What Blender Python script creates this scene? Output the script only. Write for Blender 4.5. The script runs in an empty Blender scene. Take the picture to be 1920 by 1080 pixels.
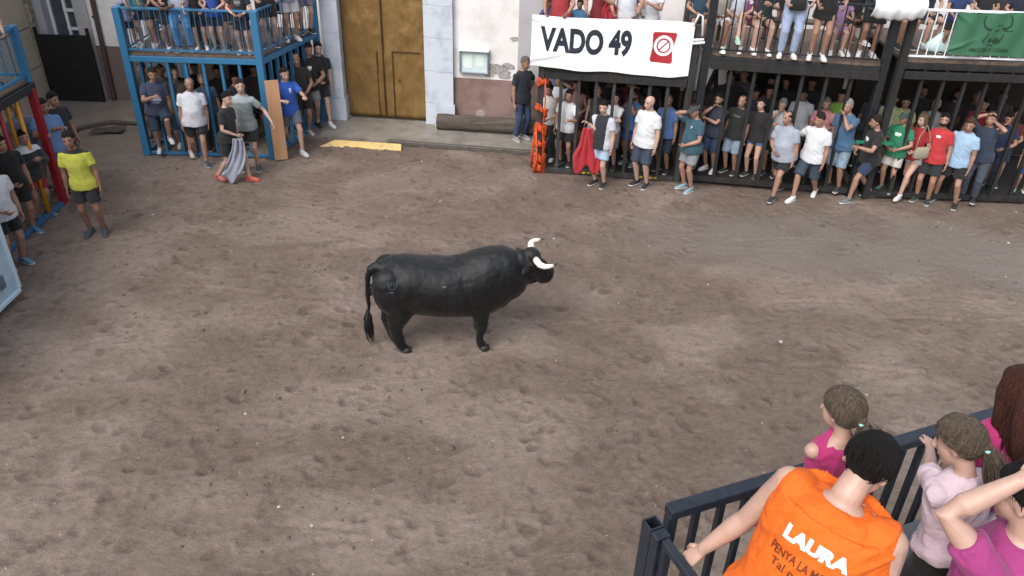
import bpy, bmesh, math, random
import numpy as np
from mathutils import Vector, Matrix
from mathutils.bvhtree import BVHTree
random.seed(7)
R = math.radians
S = bpy.context.scene
COL = S.collection

# ------------------------------------------------------------------ camera
F = 1500.0; CH = 6.2
_n = np.array([884-960, -(3000-540), -F], float); _n /= np.linalg.norm(_n)
UP = -_n
FW = np.array([0, 0, -1.0]); FW = FW-UP*FW.dot(UP); FW /= np.linalg.norm(FW)
RT = np.cross(FW, UP)
def ray(x, y):
    d = np.array([x-960, 540-y, -F], float)
    return np.array([d@RT, d@FW, d@UP])
def at(x, y, z=0.0):
    d = ray(x, y); return np.array([0, 0, CH])+d*((z-CH)/d[2])
def atY(x, y, Y):
    d = ray(x, y); return np.array([0, 0, CH])+d*(Y/d[1])
cam = bpy.data.cameras.new('camera'); co = bpy.data.objects.new('camera', cam); COL.objects.link(co)
M = Matrix(((RT[0], RT[1], RT[2], 0), (FW[0], FW[1], FW[2], 0), (UP[0], UP[1], UP[2], CH), (0, 0, 0, 1)))
# columns of the camera matrix are its x, y, z axes in world space
co.matrix_world = M
cam.sensor_width = 36; cam.lens = F/1920*36; cam.clip_end = 2000; cam.clip_start = 0.05
S.camera = co
S.render.resolution_x = 1920; S.render.resolution_y = 1080

# ------------------------------------------------------------------ world, sun, exposure
SUN_EL, SUN_ROT = R(48), R(215)
w = bpy.data.worlds.new('World'); S.world = w; w.use_nodes = True
nt = w.node_tree
sky = nt.nodes.new('ShaderNodeTexSky'); sky.sky_type = 'NISHITA'; sky.sun_disc = False
sky.sun_elevation = SUN_EL; sky.sun_rotation = SUN_ROT; sky.dust_density = 4; sky.air_density = 1.2
hs = nt.nodes.new('ShaderNodeHueSaturation'); hs.inputs['Saturation'].default_value = 0.45
nt.links.new(sky.outputs[0], hs.inputs['Color'])
bg = nt.nodes['Background']; bg.inputs[1].default_value = 0.15
nt.links.new(hs.outputs[0], bg.inputs[0])
sl = bpy.data.lights.new('sun', 'SUN'); sl.energy = .9; sl.angle = R(40); sl.color = (1, 0.97, 0.93)
so = bpy.data.objects.new('sun', sl); COL.objects.link(so)
so.rotation_euler = (R(90)-SUN_EL, 0, math.pi-SUN_ROT)
S.view_settings.view_transform = 'Standard'; S.view_settings.look = 'None'
S.view_settings.exposure = 0.8; S.view_settings.gamma = 1
S.view_settings.use_curve_mapping = False
S.render.engine = 'CYCLES'

# ------------------------------------------------------------------ materials
def lin(c):
    if isinstance(c, str):
        if len(c) == 3: c = c[0]*2+c[1]*2+c[2]*2
        c = [int(c[i:i+2], 16)/255 for i in (0, 2, 4)]
        c = [((v+0.055)/1.055)**2.4 if v > 0.04045 else v/12.92 for v in c]
    return tuple(c)+(1,)
MC = {}
def mat(name, c, rough=0.8, var=0.15, scale=6, bump=0.0, bscale=60, metal=0.0, c2=None, spec=0.5, stretch=(1, 1, 1), thr=None, sheen=0, bdist=0.01, sss=0):
    key = (name, str(c), rough, var, scale, bump, bscale, metal, str(c2))
    if key in MC: return MC[key]
    m = bpy.data.materials.new(name); m.use_nodes = True; t = m.node_tree; b = t.nodes['Principled BSDF']
    b.inputs['Roughness'].default_value = rough; b.inputs['Metallic'].default_value = metal
    b.inputs['Specular IOR Level'].default_value = spec
    if sheen: b.inputs['Sheen Weight'].default_value = sheen
    c = lin(c); c2l = lin(c2) if c2 else tuple(max(0, v*(1-var)) for v in c[:3])+(1,)
    tc = t.nodes.new('ShaderNodeTexCoord'); mp = t.nodes.new('ShaderNodeMapping'); mp.inputs['Scale'].default_value = stretch
    t.links.new(tc.outputs['Object'], mp.inputs[0])
    n = t.nodes.new('ShaderNodeTexNoise'); n.inputs['Scale'].default_value = scale; n.inputs['Detail'].default_value = 6
    n.inputs['Roughness'].default_value = 0.65
    t.links.new(mp.outputs[0], n.inputs['Vector'])
    cr = t.nodes.new('ShaderNodeValToRGB'); e = cr.color_ramp.elements
    lo, hi = thr if thr else (0.35, 0.65)
    e[0].position = lo; e[1].position = hi; e[0].color = c2l; e[1].color = c
    t.links.new(n.outputs[0], cr.inputs[0]); t.links.new(cr.outputs[0], b.inputs['Base Color'])
    if bump:
        n2 = t.nodes.new('ShaderNodeTexNoise'); n2.inputs['Scale'].default_value = bscale; n2.inputs['Detail'].default_value = 4
        t.links.new(mp.outputs[0], n2.inputs['Vector'])
        bp = t.nodes.new('ShaderNodeBump'); bp.inputs['Strength'].default_value = bump; bp.inputs['Distance'].default_value = bdist
        t.links.new(n2.outputs[0], bp.inputs['Height']); t.links.new(bp.outputs[0], b.inputs['Normal'])
    if sss:
        b.inputs['Subsurface Weight'].default_value = sss; b.inputs['Subsurface Radius'].default_value = (.01, .004, .002)
    MC[key] = m; return m
def cloth_col(c):
    v = lin(c)[:3]; g = .3*v[0]+.6*v[1]+.1*v[2]; return tuple(min(.66, (.94*x+.06*g)*.74+.004) for x in v)
def fabric(c): return mat('fabric', cloth_col(c), 0.9, 0.14, 9, 0.25, 140, sheen=0.1)
def fabric_hi(c): return mat('fabric', cloth_col(c), 0.85, 0.12, 9, 0.8, 16, sheen=0.1, bdist=.02)
def denim(c): return mat('denim', cloth_col(c), 0.9, 0.3, 14, 0.3, 160)
SKIN = {'m': mat('skin_medium', (0.33, 0.185, 0.13), 0.5, 0.22, 14), 'p': mat('skin_pale', (0.45, 0.285, 0.225), 0.48, 0.16, 14),
        't': mat('skin_tan', (0.22, 0.115, 0.078), 0.55, 0.18, 12)}
HAIRC = {'k': '14110f', 'd': '2c211b', 'b': '4c3a2c', 'l': '8a6e4c', 'g': '77746f', 'w': 'a5a29c', 'r': '4a261c', 'a': '6b5d4e'}
def hairm(c): return mat('hair', HAIRC[c], 0.7, 0.6, 30, 0.9, 90, stretch=(3, 3, 0.35), spec=.3, bdist=.02)
EYE = mat('eye_white', 'a9a39b', 0.3, 0.05); DARK = mat('dark_iris', '1a1412', 0.4, 0.1); LIP = mat('lip', (0.36, 0.13, 0.10), 0.5, 0.1)

# ------------------------------------------------------------------ object helpers
def tag(o, label=None, cat=None, group=None, kind=None):
    if label: o['label'] = label
    if cat: o['category'] = cat
    if group: o['group'] = group
    if kind: o['kind'] = kind
    return o
def empty(name, loc, rz=0, label=None, cat=None, group=None):
    o = bpy.data.objects.new(name, None); COL.objects.link(o)
    o.location = Vector([float(v) for v in loc]); o.rotation_euler = (0, 0, rz); o.empty_display_size = 0.1
    return tag(o, label, cat, group)

def hash3(i, j, k, seed=0):
    h = (i*374761393+j*668265263+k*2147483647+seed*1274126177) & 0xffffffff
    h = ((h ^ (h >> 13))*1274126177) & 0xffffffff
    h = h ^ (h >> 16)
    return (h & 0xffff)/65535.0
def vnoise(P, seed=0):
    """value noise of an (n,3) or (n,2) array, in -1..1"""
    P = np.asarray(P, float)
    if P.shape[-1] == 2: P = np.concatenate([P, np.zeros(P.shape[:-1]+(1,))], -1)
    I = np.floor(P).astype(np.int64); f = P-I; f = f*f*(3-2*f)
    r = 0
    for dx in (0, 1):
        for dy in (0, 1):
            for dz in (0, 1):
                wgt = (f[..., 0] if dx else 1-f[..., 0])*(f[..., 1] if dy else 1-f[..., 1])*(f[..., 2] if dz else 1-f[..., 2])
                r = r+wgt*hash3(I[..., 0]+dx, I[..., 1]+dy, I[..., 2]+dz, seed)
    return r*2-1
def fbm(P, o=4, seed=0):
    r = 0; a = 1; P = np.asarray(P, float)
    for k in range(o): r = r+a*vnoise(P*2**k, seed+k); a *= .5
    return r

def V3(*a): return np.array(a, float)
def nrm(v): return v/(np.linalg.norm(v)+1e-12)
def rotm(axis, deg):
    return np.array(Matrix.Rotation(R(deg), 3, Vector(axis)))

PENDING = []
class MB:
    def __init__(s): s.v = []; s.f = []; s.m = []
    def add(s, vs, fs, mi=0):
        o = len(s.v); s.v.extend([tuple(map(float, p)) for p in vs]); s.f.extend([tuple(i+o for i in f) for f in fs]); s.m.extend([mi]*len(fs)); return s
    def loft(s, pts, rad, ref=(1, 0, 0), n=14, mi=0, sq=1.0, caps=True, shift=None):
        pts = [np.array(p, float) for p in pts]; rings = []; N = len(pts)
        for i, p in enumerate(pts):
            t = nrm(pts[min(i+1, N-1)]-pts[max(i-1, 0)])
            x = np.array(ref, float); x = x-t*x.dot(t)
            if np.linalg.norm(x) < 1e-4: x = np.array((0, 1, 0.1)); x = x-t*x.dot(t)
            x = nrm(x); y = np.cross(t, x)
            r = rad[i]; rx, ry = (r if isinstance(r, (tuple, list)) else (r, r))
            for k in range(n):
                a = 2*math.pi*k/n; c, sn = math.cos(a), math.sin(a)
                if sq != 1: c = math.copysign(abs(c)**sq, c); sn = math.copysign(abs(sn)**sq, sn)
                rings.append(p+x*rx*c+y*ry*sn)
        fs = []
        for i in range(N-1):
            for k in range(n):
                a, b = i*n+k, i*n+(k+1) % n
                fs.append((a, b, b+n, a+n))
        if caps: fs.append(tuple(range(n-1, -1, -1))); fs.append(tuple((N-1)*n+k for k in range(n)))
        return s.add(rings, fs, mi)
    def ell(s, c, r, rot=None, nu=14, nv=9, mi=0):
        vs = []; c = np.array(c, float); r = np.array(r, float)
        if rot is None: rot = np.eye(3)
        vs.append(c+rot@(r*V3(0, 0, 1)))
        for j in range(1, nv):
            th = math.pi*j/nv
            for k in range(nu):
                a = 2*math.pi*k/nu
                vs.append(c+rot@(r*V3(math.sin(th)*math.cos(a), math.sin(th)*math.sin(a), math.cos(th))))
        vs.append(c-rot@(r*V3(0, 0, 1)))
        fs = [(0, 1+k, 1+(k+1) % nu) for k in range(nu)]
        for j in range(nv-2):
            for k in range(nu):
                a = 1+j*nu+k; b = 1+j*nu+(k+1) % nu
                fs.append((a, a+nu, b+nu, b))
        l = len(vs)-1; o = 1+(nv-2)*nu
        fs += [(o+k, l, o+(k+1) % nu) for k in range(nu)]
        return s.add(vs, fs, mi)
    def box(s, c, h, rot=None, mi=0):
        c = np.array(c, float); h = np.array(h, float); rot = np.eye(3) if rot is None else rot
        vs = [c+rot@(h*V3(a, b, d)) for a in (-1, 1) for b in (-1, 1) for d in (-1, 1)]
        return s.add(vs, [(0, 1, 3, 2), (4, 6, 7, 5), (0, 4, 5, 1), (2, 3, 7, 6), (0, 2, 6, 4), (1, 5, 7, 3)], mi)
    def beam(s, a, b, w_, h_, up=(0, 0, 1), mi=0):
        a = np.array(a, float); b = np.array(b, float); t = b-a; L = np.linalg.norm(t); t = t/L
        u = np.array(up, float); u = u-t*u.dot(t)
        if np.linalg.norm(u) < 1e-3: u = np.array((0, 1, 0.)); u = u-t*u.dot(t)
        u = nrm(u); x = np.cross(t, u)
        return s.box((a+b)/2, (w_/2, L/2, h_/2), np.stack([x, t, u], 1), mi)
    def tube(s, pts, r, n=8, mi=0): return s.loft(pts, [r]*len(pts) if not isinstance(r, list) else r, ref=(0.3, 0.5, 0.81), n=n, mi=mi)
    def mesh(s, name):
        me = bpy.data.meshes.new(name); me.from_pydata(s.v, [], s.f)
        me.polygons.foreach_set('material_index', s.m); me.update(); return me
    def build(s, name, mats, parent=None, bev=0, smooth=False, loc=None):
        me = s.mesh(name)
        for m in (mats if isinstance(mats, list) else [mats]): me.materials.append(m)
        o = bpy.data.objects.new(name, me); COL.objects.link(o); o.parent = parent
        if loc is not None: o.location = Vector([float(q) for q in loc])
        if bev:
            b = bmesh.new(); b.from_mesh(me)
            bmesh.ops.bevel(b, geom=list(b.edges), offset=bev, segments=1, affect='EDGES', clamp_overlap=True)
            b.to_mesh(me); b.free()
        if smooth: me.polygons.foreach_set('use_smooth', [True]*len(me.polygons))
        return o
    def remesh(s, name, mats, parent=None, vox=.014, sm=4, post=None, extra=None):
        o = s.build(name, mats, parent)
        m = o.modifiers.new('r', 'REMESH'); m.mode = 'VOXEL'; m.voxel_size = vox; m.use_smooth_shade = True
        q = o.modifiers.new('s', 'SMOOTH'); q.factor = .5; q.iterations = sm
        PENDING.append((o, post, extra)); return o
def get_co(me):
    a = np.empty(len(me.vertices)*3); me.vertices.foreach_get('co', a); return a.reshape(-1, 3)
def set_co(me, c): me.vertices.foreach_set('co', np.ascontiguousarray(c).ravel()); me.update()
def get_no(me):
    a = np.empty(len(me.vertices)*3); me.vertices.foreach_get('normal', a); return a.reshape(-1, 3)
def flush():
    dg = bpy.context.evaluated_depsgraph_get()
    new = [bpy.data.meshes.new_from_object(o.evaluated_get(dg)) for o, _, _ in PENDING]
    for (o, post, extra), me in zip(PENDING, new):
        mats = list(o.data.materials); me.materials.clear()
        for m in mats: me.materials.append(m)
        if post: post(me)
        if extra is not None and extra.v:
            c = get_co(me); nb = len(c)
            fs = [tuple(p.vertices) for p in me.polygons]; mi = np.zeros(len(me.polygons), dtype=np.int32); me.polygons.foreach_get('material_index', mi)
            n2 = bpy.data.meshes.new(o.name)
            n2.from_pydata([tuple(p) for p in c]+extra.v, [], fs+[tuple(i+nb for i in f) for f in extra.f])
            n2.polygons.foreach_set('material_index', list(mi)+extra.m)
            for m in mats: n2.materials.append(m)
            me = n2
        me.polygons.foreach_set('use_smooth', [True]*len(me.polygons))
        o.modifiers.clear(); nm = o.name; o.data = me; me.name = nm
    PENDING.clear()
def wrinkle(amp=.006, fr=(9, 9, 14), seed=0):
    def post(me):
        c = get_co(me); n = get_no(me)
        q = c*np.array(fr); q[:, 2] += 1.3*c[:, 0]*fr[0]
        d = np.maximum(.75-1.7*np.abs(vnoise(q, seed)), -.12)+.3*np.abs(vnoise(q*2.3, seed+3))
        set_co(me, c+n*(d*amp)[:, None])
    return post

# ------------------------------------------------------------------ ground and setting
def axis(lo, hi, step, far):
    a = list(np.arange(lo, hi, step)); g = step; out = []
    x = a[-1]
    while x < far: g *= 1.35; x += g; out.append(x)
    x = a[0]; g = step; o2 = []
    while x > -far: g *= 1.35; x -= g; o2.append(x)
    return np.array(o2[::-1]+a+out)
gx = axis(-9, 10.4, .026, 400); gy = axis(2.6, 16.2, .026, 400)
X, Y = np.meshgrid(gx, gy)
P2 = np.stack([X, Y], -1)
inside = np.clip(1.5-np.maximum(np.abs(X-.7)-9.5, 0)-np.maximum(np.abs(Y-9.5)-7, 0), 0, 1)
soft = fbm(P2*.45, 3, 5)
Z = .018*fbm(P2*.9, 3, 1)+.012*fbm(P2*3.1, 3, 9)*np.clip(.8+.5*soft, .2, 1.4)
rug = np.clip(.55+.8*fbm(P2*.35, 2, 31), .12, 1.3)
wrp = np.stack([X+.12*vnoise(P2*2.1, 61)+.03*vnoise(P2*8, 63), Y+.12*vnoise(P2*2.1, 62)+.03*vnoise(P2*8, 64)], -1)
cl = vnoise(wrp*6.3, 41); c2_ = vnoise(wrp*13, 43); c3_ = vnoise(wrp*27, 44)
Z += rug*(.010*np.sign(cl)*np.abs(cl)**1.5+.007*c2_*np.abs(c2_)**.5+.0055*c3_)
rs = np.random.RandomState(3)
prints = np.zeros_like(Z); turned = np.zeros_like(Z)
for _ in range(3400):                       # hoof and foot prints: a dimple with a pushed-up lip
    cx, cy = rs.uniform(-8.4, 10), rs.uniform(3, 15.6); a = rs.uniform(0, math.pi); L = rs.uniform(.045, .12); Wd = L*rs.uniform(.45, .8); d = rs.uniform(.006, .03)
    i0, i1 = np.searchsorted(gx, [cx-.4, cx+.4]); j0, j1 = np.searchsorted(gy, [cy-.4, cy+.4])
    dx = X[j0:j1, i0:i1]-cx; dy = Y[j0:j1, i0:i1]-cy
    u = (dx*math.cos(a)+dy*math.sin(a))/L; v = (-dx*math.sin(a)+dy*math.cos(a))/Wd; rr = np.sqrt(u*u+v*v)
    prints[j0:j1, i0:i1] += -d*np.exp(-rr**6)+d*.7*np.exp(-((rr-1.3)/.25)**2)*(.5+.5*np.sin(3*a+u))
    turned[j0:j1, i0:i1] += np.clip(d*30, 0, .8)*np.exp(-rr**4)*rs.uniform(.2, 1)
for _ in range(26):                         # long drag marks
    cx, cy = rs.uniform(-7, 10), rs.uniform(4, 14.5); a = rs.uniform(-.25, .25); L = rs.uniform(.5, 1.8)
    u = (X-cx)*math.cos(a)+(Y-cy)*math.sin(a); v = -(X-cx)*math.sin(a)+(Y-cy)*math.cos(a)+.05*np.sin(3*u)
    prints += -.018*np.exp(-(u/L)**4-(v/.035)**2)+.01*np.exp(-(u/L)**4-((v-.07)/.04)**2)
Z = (Z*.9+prints*.66)*inside
wet = np.exp(-(((X-5.2)/2.6)**2+((Y-11.9)/.9)**2)**2*.6)+.9*np.exp(-((X-8.8)/1.8)**4-((Y-11.3+.25*(X-8.8))/1.1)**4)+.6*np.exp(-((X+8)/1.2)**4-((Y-15.3)/1.0)**4)
wet = np.clip(wet*(1+.5*fbm(P2*1.3, 3, 17)), 0, 1)
Z = Z*(1-.7*wet)-.006*wet-.035*np.exp(-((Y-17)/1.2)**4)*0
ny, nx = X.shape
vs = np.stack([X, Y, Z], -1).reshape(-1, 3)
idx = np.arange(ny*nx).reshape(ny, nx)
fs = np.stack([idx[:-1, :-1], idx[:-1, 1:], idx[1:, 1:], idx[1:, :-1]], -1).reshape(-1, 4)
me = bpy.data.meshes.new('ground')
me.vertices.add(len(vs)); me.vertices.foreach_set('co', vs.ravel())
me.loops.add(fs.size); me.loops.foreach_set('vertex_index', fs.ravel().astype(np.int32))
me.polygons.add(len(fs)); me.polygons.foreach_set('loop_start', np.arange(0, fs.size, 4, dtype=np.int32)); me.polygons.foreach_set('loop_total', np.full(len(fs), 4, dtype=np.int32))
me.update(); me.validate(); me.polygons.foreach_set('use_smooth', [True]*len(fs))
ca = me.color_attributes.new('wet', 'FLOAT_COLOR', 'POINT')
dry = np.clip(.42+.62*fbm(wrp*np.array([.8, 1.1]), 5, 77)-8*np.minimum(Z, 0)*0+5*np.clip(Z, -.02, .03), 0, 1)      # paler dried crust against dark damp sand
ca.data.foreach_set('color', np.stack([wet, dry, np.clip(turned, 0, 1), wet*0+1], -1).reshape(-1).astype(np.float32))
ground = bpy.data.objects.new('ground', me); COL.objects.link(ground); tag(ground, kind='structure')
gm = bpy.data.materials.new('damp_sand'); gm.use_nodes = True; t = gm.node_tree; b = t.nodes['Principled BSDF']
def node(t, k, **kw):
    n = t.nodes.new(k)
    for a, v in kw.items(): n.inputs[a].default_value = v
    return n
tc = node(t, 'ShaderNodeTexCoord'); at_ = t.nodes.new('ShaderNodeAttribute'); at_.attribute_name = 'wet'
sep = node(t, 'ShaderNodeSeparateColor'); t.links.new(at_.outputs['Color'], sep.inputs[0])
def noise_node(sc, det=6, ro=.6, vec=None, dist=0):
    n = node(t, 'ShaderNodeTexNoise', Scale=sc, Detail=det, Roughness=ro, Distortion=dist); t.links.new(vec or tc.outputs['Object'], n.inputs['Vector']); return n
def ramp(src, stops):
    r = t.nodes.new('ShaderNodeValToRGB'); e = r.color_ramp.elements
    while len(e) < len(stops): e.new(.5)
    for k, (p, c) in enumerate(stops): e[k].position = p; e[k].color = c if len(c) == 4 else tuple(c)+(1,)
    t.links.new(src, r.inputs[0]); return r
def mix(f, a, b_, mode='MIX'):
    m = t.nodes.new('ShaderNodeMix'); m.data_type = 'RGBA'; m.blend_type = mode
    for s_, v in ((m.inputs[0], f), (m.inputs[6], a), (m.inputs[7], b_)):
        if hasattr(v, 'links'): t.links.new(v, s_)
        elif isinstance(v, tuple): s_.default_value = v
        else: s_.default_value = v
    return m.outputs[2]
mpg = node(t, 'ShaderNodeMapping'); mpg.inputs['Scale'].default_value = (1, 1.35, 1); mpg.inputs['Rotation'].default_value = (0, 0, .12); t.links.new(tc.outputs['Object'], mpg.inputs[0])
n1 = noise_node(1.6, 8, .65, mpg.outputs[0], .6); n2 = noise_node(9, 8, .7, mpg.outputs[0], .4); n3 = noise_node(60, 5, .6); n4 = noise_node(3.3, 3, .5)
base = ramp(n1.outputs[0], [(.3, (.124, .090, .069)), (.5, (.144, .106, .083)), (.72, (.174, .133, .106))])
drym = ramp(sep.outputs[1], [(.30, (0, 0, 0)), (.9, (1, 1, 1))])
c = mix(drym.outputs[0], base.outputs[0], (.212, .165, .136, 1))
fine = ramp(n2.outputs[0], [(.33, (.72, .71, .70)), (.52, (1, 1, 1)), (.72, (1.16, 1.16, 1.17))])
c = mix(1.0, c, fine.outputs[0], 'MULTIPLY')
grain = ramp(n3.outputs[0], [(.3, (.86, .86, .86)), (.7, (1.1, 1.1, 1.1))]); c = mix(1.0, c, grain.outputs[0], 'MULTIPLY')
vor = t.nodes.new('ShaderNodeTexVoronoi'); vor.inputs['Scale'].default_value = 4.2; t.links.new(tc.outputs['Object'], vor.inputs['Vector'])
sc1 = noise_node(7.5, 8, .78, mpg.outputs[0], 1.2); scm = ramp(sc1.outputs[0], [(.34, (1, 1, 1)), (.44, (0, 0, 0))]); c = mix(scm.outputs[0], c, mix(1.0, c, (.70, .67, .65, 1), 'MULTIPLY'))
sc2 = noise_node(11, 8, .75, mpg.outputs[0], 1.5); scn = ramp(sc2.outputs[0], [(.60, (0, 0, 0)), (.70, (.8, .8, .8))]); c = mix(scn.outputs[0], c, (.255, .212, .180, 1))
c = mix(sep.outputs[2], c, mix(1.0, c, (.66, .63, .61, 1), 'MULTIPLY'))
spk = ramp(vor.outputs['Distance'], [(.018, (1, 1, 1)), (.035, (0, 0, 0))]); c = mix(spk.outputs[0], c, (.55, .52, .48, 1))
patch = ramp(noise_node(2.3, 5, .75).outputs[0], [(.665, (0, 0, 0)), (.74, (.6, .6, .6))]); c = mix(patch.outputs[0], c, (.36, .33, .30, 1))
c = mix(sep.outputs[0], c, (.18, .155, .135, 1))  # wet patches, with their pale grey sheen mixed into the colour
t.links.new(c, b.inputs['Base Color'])
rr = ramp(sep.outputs[0], [(0, (.85,)*3), (.8, (.34,)*3)]); t.links.new(rr.outputs[0], b.inputs['Roughness'])
bp = node(t, 'ShaderNodeBump', Strength=.75, Distance=.03); bp2 = node(t, 'ShaderNodeBump', Strength=.45, Distance=.006)
bp3 = node(t, 'ShaderNodeBump', Strength=.8, Distance=.022); n25 = noise_node(26, 7, .72, mpg.outputs[0], .8); t.links.new(n25.outputs[0], bp3.inputs['Height']); t.links.new(bp.outputs[0], bp3.inputs['Normal'])
t.links.new(n2.outputs[0], bp.inputs['Height']); t.links.new(n3.outputs[0], bp2.inputs['Height']); t.links.new(bp3.outputs[0], bp2.inputs['Normal']); t.links.new(bp2.outputs[0], b.inputs['Normal'])
me.materials.append(gm)

# loose clods and pebbles of the arena floor: nobody could count them
q = MB(); rc = np.random.RandomState(21)
for _ in range(2200):
    x_, y_ = rc.uniform(-8.3, 9.8), 3+12.4*rc.uniform()**1.2; r_ = rc.gamma(2., .0045)+.004; n_ = fbm(np.array([[x_*.8, y_*.8]]), 2, 91)[0]
    if n_ < -.1 and rc.uniform() < .8: continue
    i_ = min(len(gx)-1, np.searchsorted(gx, x_)); j_ = min(len(gy)-1, np.searchsorted(gy, y_)); z_ = Z[j_, i_]
    a = rc.uniform(0, 6.28); q.ell((x_, y_, z_+r_*.2), (r_*rc.uniform(.8, 1.5), r_, r_*rc.uniform(.4, .7)), rotm((0, 0, 1), math.degrees(a)), 6, 4, 1 if rc.uniform() < .05 else 0)
tag(q.build('clods', [mat('clod', (.125, .098, .08), .9, .45, 3), mat('pale_pebble', (.45, .42, .38), .8, .3, 3)], smooth=False), 'loose clods and pebbles scattered over the arena sand', 'gravel', kind='stuff')

concrete = mat('wet_concrete', '8e8880', 0.42, .3, 3, .25, 40, c2='6f6a63')
plaster = mat('cream_plaster', 'd9d6d6', .85, .1, 1.1, .3, 30, c2='b3aeac', thr=(.22, .5))
plaster2 = mat('grey_plaster', 'aaa9ad', .85, .15, 1.5, .2, 30)
band_m = mat('dusty_rose_band', '86706b', .85, .15, 2.4, .3, 30, c2='69564f', thr=(.3, .55))
stone_m = mat('pale_stone', 'b9c1cc', .7, .2, 2.2, .3, 25, c2='98a0ab', thr=(.3, .5))
beige_m = mat('beige_panel', 'aca08f', .85, .15, 2, .15, 30)
roughstone = mat('rubble_stone', 'a59b8b', .9, .4, 12, .6, 20, c2='5f574d')
blue_m = mat('blue_paint', '2f6990', .45, .25, 5, .15, 40, c2='4a4e52', thr=(.27, .34))
bluedk_m = mat('blue_paint_worn', '2d608c', .5, .35, 7, .15, 40, c2='4a5a66', thr=(.25, .45))
blk_m = mat('black_steel', '15181c', .4, .3, 8, .1, 60, c2='22262b')
nearblk = mat('near_black_paint', '1a1f27', .3, .25, 30, .08, 80, c2='262d38')
wood_dk = mat('dark_wood', '222223', .75, .35, 10, .35, 40, c2='121213', stretch=(1, 1, .2))
wood_gr = mat('grey_wood', '3b3a39', .8, .35, 10, .35, 40, c2='1f1e1e', stretch=(1, 1, .2))
deck_m = mat('deck_boards', '6b5b4e', .6, .4, 7, .3, 30, c2='3d342d', stretch=(1, 8, 1))
red_m = mat('red_paint', '8f1220', .45, .25, 6, .1, 40); yel_m = mat('yellow_paint', 'cf8f10', .45, .2, 6, .1, 40)
white_m = mat('white_paint', 'dfe4ea', .45, .12, 5)
ply_m = mat('plywood', 'b58a66', .7, .2, 5, .2, 30, stretch=(4, 4, .4))

def struct(name, mb, m, bev=0, **k): return tag(mb.build(name, m, bev=bev, **k), kind='structure')
def FY(x): return 16.95-.085*(x+2.02)
ang = math.atan(-.085)
def prism(mb, x0, x1, z0, z1, front=0., depth=.4, mi=0, line=FY):
    """box along the facade line; front = how far it stands proud of it"""
    vs = []
    for z in (z0, z1):
        for x, o in ((x0, -front), (x1, -front), (x1, depth), (x0, depth)): vs.append((x, line(x)+o, z))
    return mb.add(vs, [(3, 2, 1, 0), (4, 5, 6, 7), (0, 1, 5, 4), (1, 2, 6, 5), (2, 3, 7, 6), (3, 0, 4, 7)], mi)

# pavement with its kerb, wet street by the gate
pv = MB()
pts = [(-4.15, 15.98), (-2.0, 15.78), (.9, 15.44), (.9, FY(.9)+.1), (-4.15, FY(-4.15)+.1)]
n = len(pts)
pv.add([(x, y, -.05) for x, y in pts]+[(x, y, .07) for x, y in pts], [tuple(range(n-1, -1, -1)), tuple(range(n, 2*n))]+[(i, (i+1) % n, n+(i+1) % n, n+i) for i in range(n)])
struct('pavement', pv, concrete)
kb = MB(); kb.beam((-2.7, 15.83, .035), (.9, 15.39, .035), .1, .10); struct('kerb', kb, mat('dark_kerb', '5b5650', .6, .5, 14, .4, 30), bev=.012)
st = MB(); ps = [at(112, 270)[:2], at(145, 241)[:2], at(210, 229)[:2], at(262, 232)[:2], (-4.0, 15.9), (-4.0, 18.2), (-10.8, 18.2), (-10.8, 14.2)]
n = len(ps); st.add([(x, y, -.1) for x, y in ps]+[(x, y, .05) for x, y in ps], [tuple(range(n-1, -1, -1)), tuple(range(n, 2*n))]+[(i, (i+1) % n, n+(i+1) % n, n+i) for i in range(n)])
struct('street', st, mat('wet_cement', '7d766e', .35, .25, 3, .2, 40))
gq = MB(); gp_ = [at(*p, .05) for p in ((108, 276), (122, 262), (145, 242), (175, 234), (210, 229), (262, 232))]
for a, b_ in zip(gp_, gp_[1:]): gq.beam(a, b_+(b_-a)*.02, .07, .03)
struct('kerb', gq, mat('dark_joint_stone', '4a4641', .6, .4, 12, .3, 30), bev=.006)
dg_ = MB(); a, b_ = at(172, 246, .055), at(232, 240, .055)
for k in range(9): q = a+(b_-a)*k/8; dg_.box((q[0], q[1], .056), (.012, .13, .006))
dg_.beam(a+V3(0, -.14, 0), b_+V3(0, -.14, 0), .02, .014); dg_.beam(a+V3(0, .14, 0), b_+V3(0, .14, 0), .02, .014)
dg_.box((a+b_)/2-V3(0, 0, .004), (np.linalg.norm(b_-a)/2, .13, .002))
tag(dg_.build('drain_grate', mat('dark_iron', '4a4946', .6, .3)), 'dark iron drain grate set in the wet cement before the black gate', 'drain')
yp = MB(); P = [at(600, 274, .005), at(628, 262, .075), at(752, 270, .075), at(752, 282, .005)]
yp.add([tuple(p) for p in P]+[(p[0], p[1], -.06) for p in P], [(0, 3, 2, 1), (4, 5, 6, 7), (0, 1, 5, 4), (1, 2, 6, 5), (2, 3, 7, 6), (3, 0, 4, 7)])
tag(yp.build('kerb_ramp', mat('worn_yellow_paint', 'c8ab70', .7, .5, 9, .2, 40, c2='978566', thr=(.3, .5))), 'small kerb ramp painted worn yellow at the foot of the golden door', 'ramp')

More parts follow.
